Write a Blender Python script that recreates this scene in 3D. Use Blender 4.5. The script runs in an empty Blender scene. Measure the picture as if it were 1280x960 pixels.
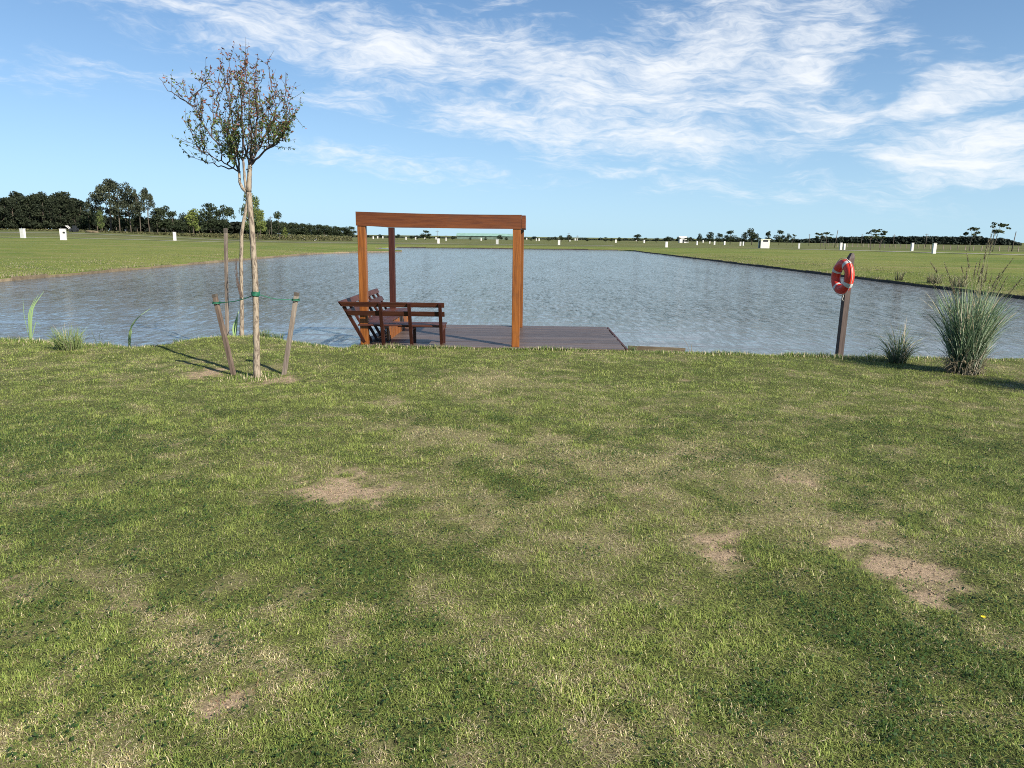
import bpy, math, random
import numpy as np
from mathutils import Vector, Matrix
from mathutils.geometry import delaunay_2d_cdt

rad = math.radians
scene = bpy.context.scene
col = scene.collection
random.seed(7)
rng = np.random.default_rng(11)

# ------------------------------------------------------------------ camera
FPX, CX, CY, EYE = 920.0, 640.0, 480.0, 1.7
PITCH, ROLL = math.atan(184.5 / FPX), rad(0.7)
F = np.array([0, math.cos(PITCH), -math.sin(PITCH)])
R0 = np.array([1.0, 0, 0]); U0 = np.array([0, math.sin(PITCH), math.cos(PITCH)])
RV = math.cos(ROLL) * R0 + math.sin(ROLL) * U0
UV = -math.sin(ROLL) * R0 + math.cos(ROLL) * U0
CAM = np.array([0, 0, EYE])
cam_data = bpy.data.cameras.new('camera')
cam = bpy.data.objects.new('camera', cam_data)
col.objects.link(cam)
cam_data.sensor_fit = 'HORIZONTAL'; cam_data.sensor_width = 36.0
cam_data.lens = FPX / 1280 * 36.0
cam_data.clip_start = 0.05; cam_data.clip_end = 20000
M4 = Matrix(((RV[0], UV[0], -F[0], 0), (RV[1], UV[1], -F[1], 0), (RV[2], UV[2], -F[2], EYE), (0, 0, 0, 1)))
cam.matrix_world = M4
scene.camera = cam

def ray(px, py): return F + (px - CX) / FPX * RV + (CY - py) / FPX * UV
def at(px, py, z=0.0):
    d = ray(px, py); return CAM + d * ((z - EYE) / d[2])
def aty(px, py, Y):
    d = ray(px, py); return CAM + d * (Y / d[1])
def horizon(px): return 295.5 + (px - 640) * math.tan(ROLL)

# ------------------------------------------------------------------ light, sky, exposure
SUN_EL, SUN_AZ = rad(35), rad(135)          # azimuth clockwise from +Y: behind the camera, to the right
SKY_STRENGTH = 0.092
CLOUD_LUM = 6.2
sun_dir = Vector((math.sin(SUN_AZ) * math.cos(SUN_EL), math.cos(SUN_AZ) * math.cos(SUN_EL), math.sin(SUN_EL)))
sd = bpy.data.lights.new('sun', 'SUN'); sd.energy = 5.0; sd.angle = rad(0.53); sd.color = (1.0, 0.93, 0.82)
so = bpy.data.objects.new('sun', sd); col.objects.link(so)
so.rotation_euler = (-sun_dir).to_track_quat('-Z', 'Y').to_euler(); so.location = (20, -20, 30)

world = bpy.data.worlds.new('World'); scene.world = world; world.use_nodes = True
wt = world.node_tree; wt.nodes.clear()
class NT:
    """tiny helper for building node trees"""
    def __init__(s, t): s.t = t
    def n(s, typ, **kw):
        nd = s.t.nodes.new(typ)
        for k, v in kw.items(): setattr(nd, k, v)
        return nd
    def link(s, a, b): s.t.links.new(a, b)
    def put(s, sock, v):
        if hasattr(v, 'is_output'): s.t.links.new(v, sock)
        else: sock.default_value = v
    def m(s, op, a, b=None, c=None, clamp=False):
        nd = s.n('ShaderNodeMath', operation=op, use_clamp=clamp)
        s.put(nd.inputs[0], a)
        if b is not None: s.put(nd.inputs[1], b)
        if c is not None: s.put(nd.inputs[2], c)
        return nd.outputs[0]
    def noise(s, vec, scale, detail=4, rough=0.55, dist=0.0, dim='3D'):
        nd = s.n('ShaderNodeTexNoise', noise_dimensions=dim)
        if vec is not None: s.link(vec, nd.inputs['Vector'])
        nd.inputs['Scale'].default_value = scale; nd.inputs['Detail'].default_value = detail
        nd.inputs['Roughness'].default_value = rough; nd.inputs['Distortion'].default_value = dist
        return nd.outputs['Fac']
    def ramp(s, v, a, b, lo=0.0, hi=1.0, smooth=True):
        nd = s.n('ShaderNodeMapRange', interpolation_type='SMOOTHSTEP' if smooth else 'LINEAR')
        s.put(nd.inputs['Value'], v)
        nd.inputs['From Min'].default_value = a; nd.inputs['From Max'].default_value = b
        nd.inputs['To Min'].default_value = lo; nd.inputs['To Max'].default_value = hi
        return nd.outputs[0]
    def mix(s, f, a, b, blend='MIX'):
        nd = s.n('ShaderNodeMix', data_type='RGBA', blend_type=blend)
        s.put(nd.inputs['Factor'], f)
        s.put(nd.inputs[6], a if hasattr(a, 'is_output') else (*a[:3], 1))
        s.put(nd.inputs[7], b if hasattr(b, 'is_output') else (*b[:3], 1))
        return nd.outputs[2]
    def vec(s, x, y, z):
        nd = s.n('ShaderNodeCombineXYZ'); s.put(nd.inputs[0], x); s.put(nd.inputs[1], y); s.put(nd.inputs[2], z)
        return nd.outputs[0]
    def mapping(s, v, scale=(1, 1, 1), rot=(0, 0, 0), loc=(0, 0, 0)):
        nd = s.n('ShaderNodeMapping'); s.link(v, nd.inputs[0])
        nd.inputs['Scale'].default_value = scale; nd.inputs['Rotation'].default_value = rot; nd.inputs['Location'].default_value = loc
        return nd.outputs[0]

w = NT(wt)
sky = w.n('ShaderNodeTexSky', sky_type='NISHITA', sun_disc=False, sun_elevation=SUN_EL, sun_rotation=SUN_AZ,
          air_density=1.0, dust_density=0.0, ozone_density=2.2, altitude=0)
tc = w.n('ShaderNodeTexCoord')
sep = w.n('ShaderNodeSeparateXYZ'); w.link(tc.outputs['Generated'], sep.inputs[0])
# clean dry air: look the sky up a little higher so that the horizon stays pale blue instead of yellow
w.link(w.vec(sep.outputs[0], sep.outputs[1], w.m('ADD', w.m('MULTIPLY', w.m('MAXIMUM', sep.outputs[2], 0.0), 1.12), .085)), sky.inputs['Vector'])
az = w.m('ARCTAN2', sep.outputs[0], sep.outputs[1])
el = w.m('ARCSINE', sep.outputs[2])
# cloud banks: centre, half length, half thickness and slant given as directions in the sky
BANKS = [(330, 30, 190, 32, -4, .88), (480, 62, 180, 34, -6, .9), (640, 80, 150, 40, -8, .9), (800, 128, 210, 46, -4, .9),
         (890, 60, 130, 62, 18, .95), (1000, 70, 110, 48, 30, .85), (640, 155, 150, 24, -8, .9), (830, 182, 150, 26, 0, .85),
         (1030, 150, 95, 22, 8, .8), (1185, 118, 85, 17, 12, 1.15), (1150, 200, 110, 14, -10, 1.15), (1250, 178, 110, 30, 6, 1.25),
         (420, 192, 110, 11, -6, .55), (960, 238, 220, 22, -6, .55), (110, 98, 130, 18, 3, .55), (780, 213, 48, 10, 6, .7),
         (1135, 48, 24, 30, 30, .6), (440, 122, 140, 18, 4, .6), (520, 212, 180, 18, -6, .5), (620, 2, 60, 12, 4, .6), (1240, 228, 90, 8, 0, .5),
         (1215, 58, 26, 7, -10, .45)]
warp = w.noise(w.vec(w.m('MULTIPLY', az, 1.0), w.m('MULTIPLY', el, 2.5), 0.0), 7.0, 4, .55)
warp2 = w.noise(w.vec(w.m('ADD', az, 5.0), w.m('MULTIPLY', el, 2.5), 3.0), 7.0, 4, .55)
azw = w.m('ADD', az, w.m('MULTIPLY', w.m('SUBTRACT', warp, .5), .13))
elw = w.m('ADD', el, w.m('MULTIPLY', w.m('SUBTRACT', warp2, .5), .06))
total = None
for (px, py, lw, th, slant, amp) in BANKS:
    d = ray(px, py); d = d / np.linalg.norm(d)
    a0, e0 = math.atan2(d[0], d[1]), math.asin(d[2])
    lw, th = lw / FPX, th / FPX
    c, sn = math.cos(rad(slant)), math.sin(rad(slant))
    da, de = w.m('SUBTRACT', azw, a0), w.m('SUBTRACT', elw, e0)
    u = w.m('MULTIPLY_ADD', da, c / lw, w.m('MULTIPLY', de, sn / lw))
    v = w.m('MULTIPLY_ADD', de, c / th, w.m('MULTIPLY', da, -sn / th))
    r2 = w.m('MULTIPLY_ADD', u, u, w.m('MULTIPLY', v, v))
    g = w.m('MULTIPLY', w.m('EXPONENT', w.m('MULTIPLY', r2, -0.8)), amp)
    total = g if total is None else w.m('MAXIMUM', w.m('MULTIPLY_ADD', total, .25, g), total)
# the same sort of cloud elsewhere in the sky, outside the banks above
plane = w.vec(w.m('DIVIDE', sep.outputs[0], w.m('ADD', w.m('ABSOLUTE', sep.outputs[2]), .12)),
              w.m('DIVIDE', sep.outputs[1], w.m('ADD', w.m('ABSOLUTE', sep.outputs[2]), .12)), 0.0)
gen = w.ramp(w.noise(plane, .55, 3, .5), .48, .70)
away = w.ramp(w.m('ABSOLUTE', az), .72, 1.0)
total = w.m('MAXIMUM', total, w.m('MULTIPLY', gen, away))
streak = w.vec(w.m('MULTIPLY_ADD', az, 1.0, w.m('MULTIPLY', el, .8)), w.m('MULTIPLY', elw, 3.2), 0.0)
wisp = w.noise(streak, 11.0, 9, .60, .25)
fine = w.noise(w.mapping(streak, (1, 1.6, 1), (0, 0, .25)), 38.0, 7, .62, .3)
tex = w.m('ADD', w.m('MULTIPLY', wisp, .66), w.m('MULTIPLY', fine, .34))
dens = w.m('MULTIPLY_ADD', total, .62, w.m('MULTIPLY', w.m('SUBTRACT', tex, .5), 1.95))
cov = w.ramp(dens, .13, .92)
cov = w.m('MULTIPLY', cov, w.ramp(total, .05, .35))
cov = w.m('MULTIPLY', cov, w.ramp(el, .0, .06))
skyc = w.n('ShaderNodeHueSaturation'); skyc.inputs['Saturation'].default_value = 1.12
w.link(sky.outputs[0], skyc.inputs['Color'])
hz = w.m('MULTIPLY', w.m('EXPONENT', w.m('MULTIPLY', w.m('MAXIMUM', el, 0.0), -8.0)), .86)
base_sky = w.mix(hz, skyc.outputs[0], (2.95, 4.35, 5.20))      # pale air low down, all round the horizon
mixc = w.mix(w.m('MULTIPLY', cov, .92), base_sky, (CLOUD_LUM * .97, CLOUD_LUM, CLOUD_LUM * 1.03))
bg = w.n('ShaderNodeBackground'); w.link(mixc, bg.inputs['Color']); bg.inputs['Strength'].default_value = SKY_STRENGTH
wo = w.n('ShaderNodeOutputWorld'); w.link(bg.outputs[0], wo.inputs['Surface'])

vs = scene.view_settings
vs.view_transform = 'Standard'; vs.look = 'None'; vs.gamma = 1.0; vs.use_curve_mapping = False
vs.exposure = 0.85
scene.cycles.use_denoising = False; scene.cycles.pixel_filter_type = 'BLACKMAN_HARRIS'; scene.cycles.filter_width = 1.0
scene.cycles.sample_clamp_direct = 2.0; scene.cycles.sample_clamp_indirect = 2.0
scene.cycles.max_bounces = 6; scene.cycles.transparent_max_bounces = 8

# ------------------------------------------------------------------ helpers
def tag(o, label=None, cat=None, group=None, kind=None):
    if label: o['label'] = label
    if cat: o['category'] = cat
    if group: o['group'] = group
    if kind: o['kind'] = kind
    return o

def empty(name, loc, rz=0.0):
    o = bpy.data.objects.new(name, None); col.objects.link(o)
    o.location = loc; o.rotation_euler = (0, 0, rz); o.empty_display_size = .2
    return o

class MB:
    """collects polygons; build() links them as one mesh object"""
    def __init__(s): s.v, s.f, s.sm = [], [], []
    def poly(s, pts, smooth=False):
        i = len(s.v); s.v += [tuple(map(float, p)) for p in pts]; s.f.append(tuple(range(i, i + len(pts)))); s.sm.append(smooth)
    def hexa(s, p):
        """8 corners: 0-3 bottom ring counter-clockwise, 4-7 top ring"""
        i = len(s.v); s.v += [tuple(map(float, q)) for q in p]
        for f in ((3, 2, 1, 0), (4, 5, 6, 7), (0, 1, 5, 4), (1, 2, 6, 5), (2, 3, 7, 6), (3, 0, 4, 7)):
            s.f.append(tuple(i + k for k in f)); s.sm.append(False)
        return s
    def box(s, x0, x1, y0, y1, z0, z1):
        return s.hexa([(x0, y0, z0), (x1, y0, z0), (x1, y1, z0), (x0, y1, z0), (x0, y0, z1), (x1, y0, z1), (x1, y1, z1), (x0, y1, z1)])
    def bar(s, a, b, wx, wy, up=(0, 0, 1)):
        a, b = Vector(a), Vector(b); d = (b - a).normalized(); up = Vector(up)
        if abs(d.dot(up)) > .98: up = Vector((0, 1, 0))
        sx = d.cross(up).normalized() * wx / 2; sy = sx.cross(d).normalized() * wy / 2
        return s.hexa([a - sx - sy, a + sx - sy, a + sx + sy, a - sx + sy, b - sx - sy, b + sx - sy, b + sx + sy, b - sx + sy])
    def tube(s, pts, radii, n=8, cap=True):
        pts = [Vector(p) for p in pts]; base = len(s.v)
        prev = None
        for k, p in enumerate(pts):
            d = (pts[min(k + 1, len(pts) - 1)] - pts[max(k - 1, 0)]).normalized()
            if prev is None:
                ref = Vector((1, 0, 0)) if abs(d.x) < .9 else Vector((0, 1, 0))
                e1 = d.cross(ref).normalized()
            else:
                e1 = (prev - d * prev.dot(d)).normalized()
            prev = e1; e2 = d.cross(e1)
            r = radii[k] if hasattr(radii, '__len__') else radii
            for j in range(n):
                a = 2 * math.pi * j / n
                s.v.append(tuple(p + (e1 * math.cos(a) + e2 * math.sin(a)) * r))
        for k in range(len(pts) - 1):
            for j in range(n):
                a = base + k * n + j; b = base + k * n + (j + 1) % n
                s.f.append((a, b, b + n, a + n)); s.sm.append(True)
        if cap:
            s.f.append(tuple(base + j for j in reversed(range(n)))); s.sm.append(False)
            e = base + (len(pts) - 1) * n
            s.f.append(tuple(e + j for j in range(n))); s.sm.append(False)
        return s
    def mesh(s, name):
        me = bpy.data.meshes.new(name); me.from_pydata(s.v, [], s.f)
        me.polygons.foreach_set('use_smooth', s.sm); me.update(); return me
    def build(s, name, material, parent=None, bevel=0.0):
        me = s.mesh(name); me.materials.append(material)
        o = bpy.data.objects.new(name, me); col.objects.link(o)
        if parent is not None: o.parent = parent
        if bevel:
            b = o.modifiers.new('bevel', 'BEVEL'); b.width = bevel; b.segments = 2; b.limit_method = 'ANGLE'
        return o

def np_mesh(name, V, faces, material, colors=None, smooth=False):
    """V (n,3) array, faces: (m,k) int array with k = 3 or 4 (or a list of such arrays)"""
    if not isinstance(faces, (list, tuple)): faces = [faces]
    me = bpy.data.meshes.new(name)
    me.vertices.add(len(V)); me.vertices.foreach_set('co', np.ascontiguousarray(V, np.float32).ravel())
    idx = np.concatenate([f.ravel() for f in faces]).astype(np.int32)
    tot = np.concatenate([np.full(len(f), f.shape[1], np.int32) for f in faces])
    start = np.concatenate([[0], np.cumsum(tot)[:-1]]).astype(np.int32)
    me.loops.add(len(idx)); me.loops.foreach_set('vertex_index', idx)
    me.polygons.add(len(tot)); me.polygons.foreach_set('loop_start', start)
    try: me.polygons.foreach_set('loop_total', tot)
    except Exception: pass
    me.polygons.foreach_set('use_smooth', np.full(len(tot), smooth))
    if colors is not None:
        a = me.color_attributes.new('Col', 'FLOAT_COLOR', 'POINT')
        c4 = np.ones((len(V), 4), np.float32); c4[:, :3] = colors
        a.data.foreach_set('color', c4.ravel())
    me.update(calc_edges=True); me.materials.append(material)
    return me

def np_obj(name, me, parent=None):
    o = bpy.data.objects.new(name, me); col.objects.link(o)
    if parent is not None: o.parent = parent
    return o

def copy_tree(o, parent=None):
    c = o.copy(); col.objects.link(c); c.parent = parent
    for ch in list(o.children): copy_tree(ch, c)
    return c

def ss(v, a, b):
    t = np.clip((np.asarray(v, float) - a) / (b - a), 0, 1); return t * t * (3 - 2 * t)

def vnoise(x, y, seed=0):
    x = np.asarray(x, float); y = np.asarray(y, float)
    xi = np.floor(x).astype(np.int64); yi = np.floor(y).astype(np.int64); fx = x - xi; fy = y - yi
    def h(a, b):
        n = (a * 374761393 + b * 668265263 + seed * 1442695041) & 0xffffffff
        n = ((n ^ (n >> 13)) * 1274126177) & 0xffffffff
        return ((n ^ (n >> 16)) & 0xffff) / 65535.0
    ux = fx * fx * (3 - 2 * fx); uy = fy * fy * (3 - 2 * fy)
    return (h(xi, yi) * (1 - ux) + h(xi + 1, yi) * ux) * (1 - uy) + (h(xi, yi + 1) * (1 - ux) + h(xi + 1, yi + 1) * ux) * uy
def fbm(x, y, oct=4, seed=0, gain=.5):
    t = 0; a = 1; n = 0
    for k in range(oct):
        t = t + a * vnoise(x * 2 ** k + 13.7 * k, y * 2 ** k + 7.3 * k, seed + k); n += a; a *= gain
    return t / n

# ------------------------------------------------------------------ materials
def new_mat(name):
    m = bpy.data.materials.new(name); m.use_nodes = True
    t = NT(m.node_tree); b = m.node_tree.nodes['Principled BSDF']
    return m, t, b

def attr_mat(name, rough=.55, trans=.3, spec=.3, upn=.0):
    m, t, b = new_mat(name)
    a = t.n('ShaderNodeAttribute', attribute_name='Col')
    t.link(a.outputs['Color'], b.inputs['Base Color']); b.inputs['Roughness'].default_value = rough
    b.inputs['Specular IOR Level'].default_value = spec
    if upn:
        g = t.n('ShaderNodeNewGeometry'); sc = t.n('ShaderNodeVectorMath', operation='SCALE'); t.link(g.outputs['Normal'], sc.inputs[0]); sc.inputs['Scale'].default_value = 1 - upn
        ad = t.n('ShaderNodeVectorMath', operation='ADD'); t.link(sc.outputs[0], ad.inputs[0]); ad.inputs[1].default_value = (0, 0, upn)
        nm = t.n('ShaderNodeVectorMath', operation='NORMALIZE'); t.link(ad.outputs[0], nm.inputs[0]); t.link(nm.outputs[0], b.inputs['Normal'])
    if trans:
        tr = t.n('ShaderNodeBsdfTranslucent'); t.link(a.outputs['Color'], tr.inputs['Color'])
        mx = t.n('ShaderNodeMixShader'); mx.inputs[0].default_value = trans
        t.link(b.outputs[0], mx.inputs[1]); t.link(tr.outputs[0], mx.inputs[2])
        t.link(mx.outputs[0], m.node_tree.nodes['Material Output'].inputs['Surface'])
    return m

def wood(name, c1, c2, axis='X', rough=.45, scale=1.0, spec=.4, weather=None, coat=0.0):
    m, t, b = new_mat(name)
    tcn = t.n('ShaderNodeTexCoord')
    info = t.n('ShaderNodeObjectInfo')
    off = t.m('MULTIPLY', info.outputs['Random'], 40.0)
    sc = {'X': (1.2, 16, 16), 'Y': (16, 1.2, 16), 'Z': (16, 16, 1.2)}[axis]
    v = t.n('ShaderNodeVectorMath', operation='ADD'); t.link(tcn.outputs['Object'], v.inputs[0]); t.link(t.vec(off, off, off), v.inputs[1])
    mp = t.mapping(v.outputs[0], tuple(k * scale for k in sc))
    g = t.noise(mp, 2.2, 6, .65, .6)
    g2 = t.noise(mp, .35, 3, .5)
    f = t.ramp(t.m('ADD', t.m('MULTIPLY', g, .65), t.m('MULTIPLY', g2, .45)), .38, .72)
    c = t.mix(f, c1, c2)
    vv = t.m('MULTIPLY_ADD', info.outputs['Random'], .5, .75)
    c = t.mix(1.0, c, t.vec(vv, vv, vv), 'MULTIPLY')
    if weather:
        wf = t.ramp(t.noise(v.outputs[0], 3.0, 5, .6), .52, .72, 0, .6)
        c = t.mix(wf, c, weather)
    t.link(c, b.inputs['Base Color'])
    b.inputs['Roughness'].default_value = rough; b.inputs['Specular IOR Level'].default_value = spec
    b.inputs['Coat Weight'].default_value = coat; b.inputs['Coat Roughness'].default_value = .25
    bp = t.n('ShaderNodeBump'); bp.inputs['Strength'].default_value = .35; bp.inputs['Distance'].default_value = .004
    t.link(g, bp.inputs['Height']); t.link(bp.outputs[0], b.inputs['Normal'])
    return m

def plain(name, c, rough=.6, var=.15, scale=6.0, spec=.4, c2=None, bump=0.0):
    m, t, b = new_mat(name)
    tcn = t.n('ShaderNodeTexCoord')
    n = t.noise(tcn.outputs['Object'], scale, 5, .6)
    hi = c2 or tuple(min(1, k * (1 + var)) for k in c); lo = tuple(k * (1 - var) for k in c) if c2 is None else c
    t.link(t.mix(t.ramp(n, .3, .7), lo, hi), b.inputs['Base Color'])
    b.inputs['Roughness'].default_value = rough; b.inputs['Specular IOR Level'].default_value = spec
    if bump:
        bp = t.n('ShaderNodeBump'); bp.inputs['Strength'].default_value = .5; bp.inputs['Distance'].default_value = bump
        t.link(n, bp.inputs['Height']); t.link(bp.outputs[0], b.inputs['Normal'])
    return m

MAT = dict(
    blade=attr_mat('grass_blade', .5, .28, .3, .45),
    leaf=attr_mat('leaf', .45, .25, .35),
    far_leaf=attr_mat('far_foliage', .7, .12, .15),
    varnish=wood('varnished_wood', (.115, .034, .006), (.26, .088, .015), 'Z', .42, spec=.4, coat=.08, weather=(.085, .035, .014)),
    varnish_x=wood('varnished_beam', (.085, .022, .006), (.18, .054, .012), 'X', .45, spec=.4, coat=.06, weather=(.075, .030, .014)),
    mahog=wood('mahogany_stain', (.034, .010, .006), (.082, .028, .016), 'X', .5, spec=.3, coat=.0),
    mahog_z=wood('mahogany_post', (.024, .006, .004), (.054, .015, .009), 'Z', .5, spec=.3, coat=.0),
    deck=wood('deck_board', (.052, .036, .029), (.108, .079, .064), 'X', .45, spec=.4, weather=(.115, .09, .078)),
    dark_wood=wood('dark_timber', (.02, .016, .013), (.06, .048, .038), 'X', .7),
    pale_edge=wood('pale_timber', (.12, .088, .052), (.24, .19, .12), 'X', .8),
    stake_brown=wood('brown_stake', (.075, .05, .036), (.19, .14, .105), 'Z', .8, weather=(.06, .04, .03)),
    stake=wood('weathered_stake', (.13, .10, .08), (.29, .24, .19), 'Z', .8, weather=(.10, .07, .05)),
    buoy_post=wood('buoy_post', (.035, .023, .019), (.085, .062, .052), 'Z', .6),
    white=plain('white_render', (.58, .57, .54), .8, .08, 3.0),
    cream=plain('cream_render', (.62, .62, .48), .8, .1, 3.0),
    dark=plain('dark_metal', (.02, .022, .025), .5),
    green_roof=plain('green_roof', (.20, .33, .27), .6, .15, .5),
    shed_wall=plain('shed_wall', (.10, .14, .11), .8, .2, .5),
    orange=plain('buoy_orange', (.54, .026, .018), .42, .12, 9.0, c2=(.62, .050, .022)),
    band=plain('buoy_band', (.55, .53, .50), .5, .1, 20.0),
    rope=plain('rope', (.55, .52, .45), .8, .2, 60.0),
    twine=plain('green_twine', (.012, .11, .06), .6, .2, 60.0),
    bark_far=plain('far_bark', (.10, .08, .06), .9, .3, 1.0),
    pole=plain('pole_wood', (.09, .075, .06), .8, .3, 2.0),
)
def bark():
    m, t, b = new_mat('peeling_bark')
    tcn = t.n('ShaderNodeTexCoord')
    v = t.mapping(tcn.outputs['Object'], (13, 13, 3.2))
    n = t.noise(v, 3.2, 6, .62, .8); n2 = t.noise(v, 9, 4, .6)
    c = t.mix(t.ramp(n, .38, .55), (.085, .060, .042), (.29, .235, .17))
    c = t.mix(t.ramp(n2, .55, .75, 0, .6), c, (.40, .35, .27))
    t.link(c, b.inputs['Base Color']); b.inputs['Roughness'].default_value = .7
    bp = t.n('ShaderNodeBump'); bp.inputs['Strength'].default_value = .5; bp.inputs['Distance'].default_value = .006
    t.link(n, bp.inputs['Height']); t.link(bp.outputs[0], b.inputs['Normal'])
    return m
MAT['bark'] = bark()
MAT['twig'] = plain('twig', (.085, .060, .048), .8, .3, 20.0)

# ------------------------------------------------------------------ terrain shape
WATER_Z = -0.32
PX0, PX1, PY1 = -20.6, 18.6, 122.0          # pond sides and far bank
EDGE_PIX = [(-140, 417), (0, 421), (60, 424), (105, 427), (160, 430), (215, 427), (240, 421.5), (270, 418.5), (305, 417.5), (340, 419.5), (372, 425),
            (405, 429), (440, 432), (453, 433), (780, 436.4), (800, 434), (860, 437), (940, 439), (1040, 441.5), (1100, 442.5), (1200, 444), (1280, 444), (1420, 446)]
EP = np.array([at(px, py, .045)[:2] for px, py in EDGE_PIX])
def bank_edge(x):
    x = np.asarray(x, float)
    e = np.interp(x, EP[:, 0], EP[:, 1])
    n = (fbm(x * 1.7, x * 0 + 3.3, 3, 5) - .5) * .22 + (fbm(x * 9, x * 0 + 1.1, 2, 9) - .5) * .08
    dm = ss(x, -2.6, -2.42) * (1 - ss(x, 1.72, 1.84))
    return (e + n) * (1 - dm) + 11.32 * dm

def far_T(x, y):
    x = np.asarray(x, float); y = np.asarray(y, float)
    q = -x / np.maximum(y, 1.0)
    s = ss(q, .28, .62)
    up = .5 * ss(y, 50, 105) + 1.3 * ss(y, 130, 300)
    down = -.7 * ss(y, 125, 210)
    t = s * up + (1 - s) * down
    # the banks dip to the edging boards round the pond
    dx = np.maximum(np.maximum(PX0 - x, x - PX1), 0); dy = np.maximum(np.maximum(11.0 - y, y - PY1), 0)
    dist = np.hypot(dx, dy)
    t = t - .20 * (1 - ss(dist, 0.0, 4.0)) * ss(y, 13, 20)
    return t

# ---- lawn state maps: bare, dry, dark (positions of the worn patches taken from the photograph's ground points)
BARE = [(425, 612, 62, 17, 1.0), (905, 676, 42, 15, .85), (925, 694, 34, 14, .75), (1062, 678, 44, 12, .85), (1130, 706, 46, 18, .9), (1158, 738, 34, 16, .55),
        (270, 878, 26, 22, .75), (822, 790, 30, 14, .55), (1000, 952, 48, 22, .7), (640, 706, 22, 9, .6), (8, 730, 24, 10, .7), (985, 603, 40, 12, .34),
        (262, 468, 26, 7, .8), (340, 474, 45, 8, .6), (790, 618, 40, 9, .4), (860, 575, 40, 8, .35), (1110, 660, 60, 10, .4)]
DRY = [(620, 486, 90, 18, .7), (810, 570, 120, 22, .8), (780, 620, 70, 18, .6), (990, 600, 90, 22, .7), (300, 850, 70, 40, .9), (740, 890, 40, 28, .9), (470, 610, 90, 20, .7),
       (560, 640, 100, 25, .5), (700, 680, 120, 30, .5), (980, 640, 130, 30, .6), (220, 460, 60, 10, .5), (170, 780, 90, 40, .4), (590, 760, 80, 40, .5), (60, 690, 60, 25, .5),
       (850, 650, 80, 24, .5), (330, 770, 50, 30, .5), (700, 560, 100, 20, .4), (560, 545, 100, 16, .5), (140, 940, 80, 40, .5), (1180, 640, 70, 20, .35)]
DARK = [(1150, 850, 200, 120, .9), (950, 880, 170, 80, .55), (420, 690, 150, 40, .6), (160, 640, 160, 40, .5), (560, 900, 130, 60, .5), (1230, 760, 120, 40, .8), (1060, 620, 60, 12, .4),
        (640, 600, 90, 20, .4), (500, 830, 60, 40, .5), (300, 640, 80, 30, .4), (1120, 560, 200, 40, .35), (80, 560, 120, 30, .35)]
def spots(lst):
    out = []
    for (px, py, rx, ry, a) in lst:
        c = at(px, py); ex = at(px + rx, py); ey = at(px, py - ry)
        out.append((c[0], c[1], abs(ex[0] - c[0]), abs(ey[1] - c[1]), a))
    return out
SB, SD, SK = spots(BARE), spots(DRY), spots(DARK)
def spot_field(lst, x, y, amp=.75):
    wx = x + (fbm(x * 3.1, y * 3.1, 4, 51, .6) - .5) * amp; wy = y + (fbm(x * 3.1 + 9, y * 3.1, 4, 61, .6) - .5) * amp
    f = np.zeros_like(x)
    for (cx, cy, rx, ry, a) in lst:
        f = np.maximum(f, a * np.exp(-(((wx - cx) / rx) ** 2 + ((wy - cy) / ry) ** 2) * .9))
    return f
def lawn_z(x, y):
    x = np.asarray(x, float); y = np.asarray(y, float)
    z = (fbm(x * .9, y * .9, 3, 21) - .5) * .05 + (fbm(x * 4.5, y * 4.5, 2, 31) - .5) * .022
    z = z + .07 * np.exp(-(((x + 4.4) / 1.3) ** 2 + ((y - 12.0) / .8) ** 2))
    m = ss(x, -19.5, -17.5) * (1 - ss(x, 15.0, 16.8)) * ss(y, -6, -4.5)
    e = bank_edge(x)
    m = m * (1 - .8 * ss(y, e - .5, e))
    # level ground where the deck butts against it
    m = m * (1 - .9 * ss(x, -3.0, -2.5) * (1 - ss(x, 1.7, 2.2)) * ss(y, 10.4, 11.1))
    return z * m - .03 * ss(y, e - .12, e) * (1 - ss(x, -2.6, -2.4) * (1 - ss(x, 1.75, 1.95))) - .014 * np.clip(spot_field(SB, x, y, .42), 0, 1)

def lawn_state(x, y):
    n1 = fbm(x * .55, y * .55, 4, 71); n2 = fbm(x * 1.9, y * 1.9, 4, 81, .6); n3 = fbm(x * 7, y * 7, 3, 91)
    bare = spot_field(SB, x, y, .42) * 1.12
    bare = ss(bare + (n3 - .5) * .55 + (fbm(x * 17, y * 17, 3, 261, .65) - .5) * 1.0 + (n2 - .5) * .2, .32, .68)
    bare = np.maximum(bare, ss(n2 * .6 + n3 * .4, .70, .80) * .55)
    wx = x + (fbm(x * 1.3, y * 1.3, 3, 201) - .5) * .9; wy = y + (fbm(x * 1.3 + 30, y * 1.3, 3, 211) - .5) * .9
    n5 = fbm(wx * 3.4, wy * 3.4, 4, 221, .65)
    dry = spot_field(SD, x, y) * .62 + .55 * (n1 - .5) + .6 * (n2 - .5) + .95 * (n5 - .5) + 1.0 * (n3 - .5) + .33
    dry = (dry - .36) * 1.5 + .17
    dark = spot_field(SK, x, y) * .55 + .7 * (fbm(x * 1.2 + 40, y * 1.2, 4, 101, .55) - .5) + 1.1 * (fbm(wx * 3.1 + 50, wy * 3.1, 4, 231, .6) - .5) + .9 * (fbm(x * 8 + 70, y * 8, 3, 251, .6) - .5) + .2
    dry = np.clip(dry - .45 * np.clip(dark, 0, 1), 0, 1)
    return bare, dry, np.clip(dark, 0, 1)
G_MID = np.array([.205, .280, .052]); G_DARK = np.array([.068, .122, .022]); G_YEL = np.array([.42, .43, .125])
STRAW = np.array([.74, .62, .40]); BROWN = np.array([.25, .16, .085]); SOIL = np.array([.30, .222, .146]); THATCH = np.array([.115, .095, .045])
def mixc3(a, b, t): return a * (1 - t[:, None]) + b * t[:, None]

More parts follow.
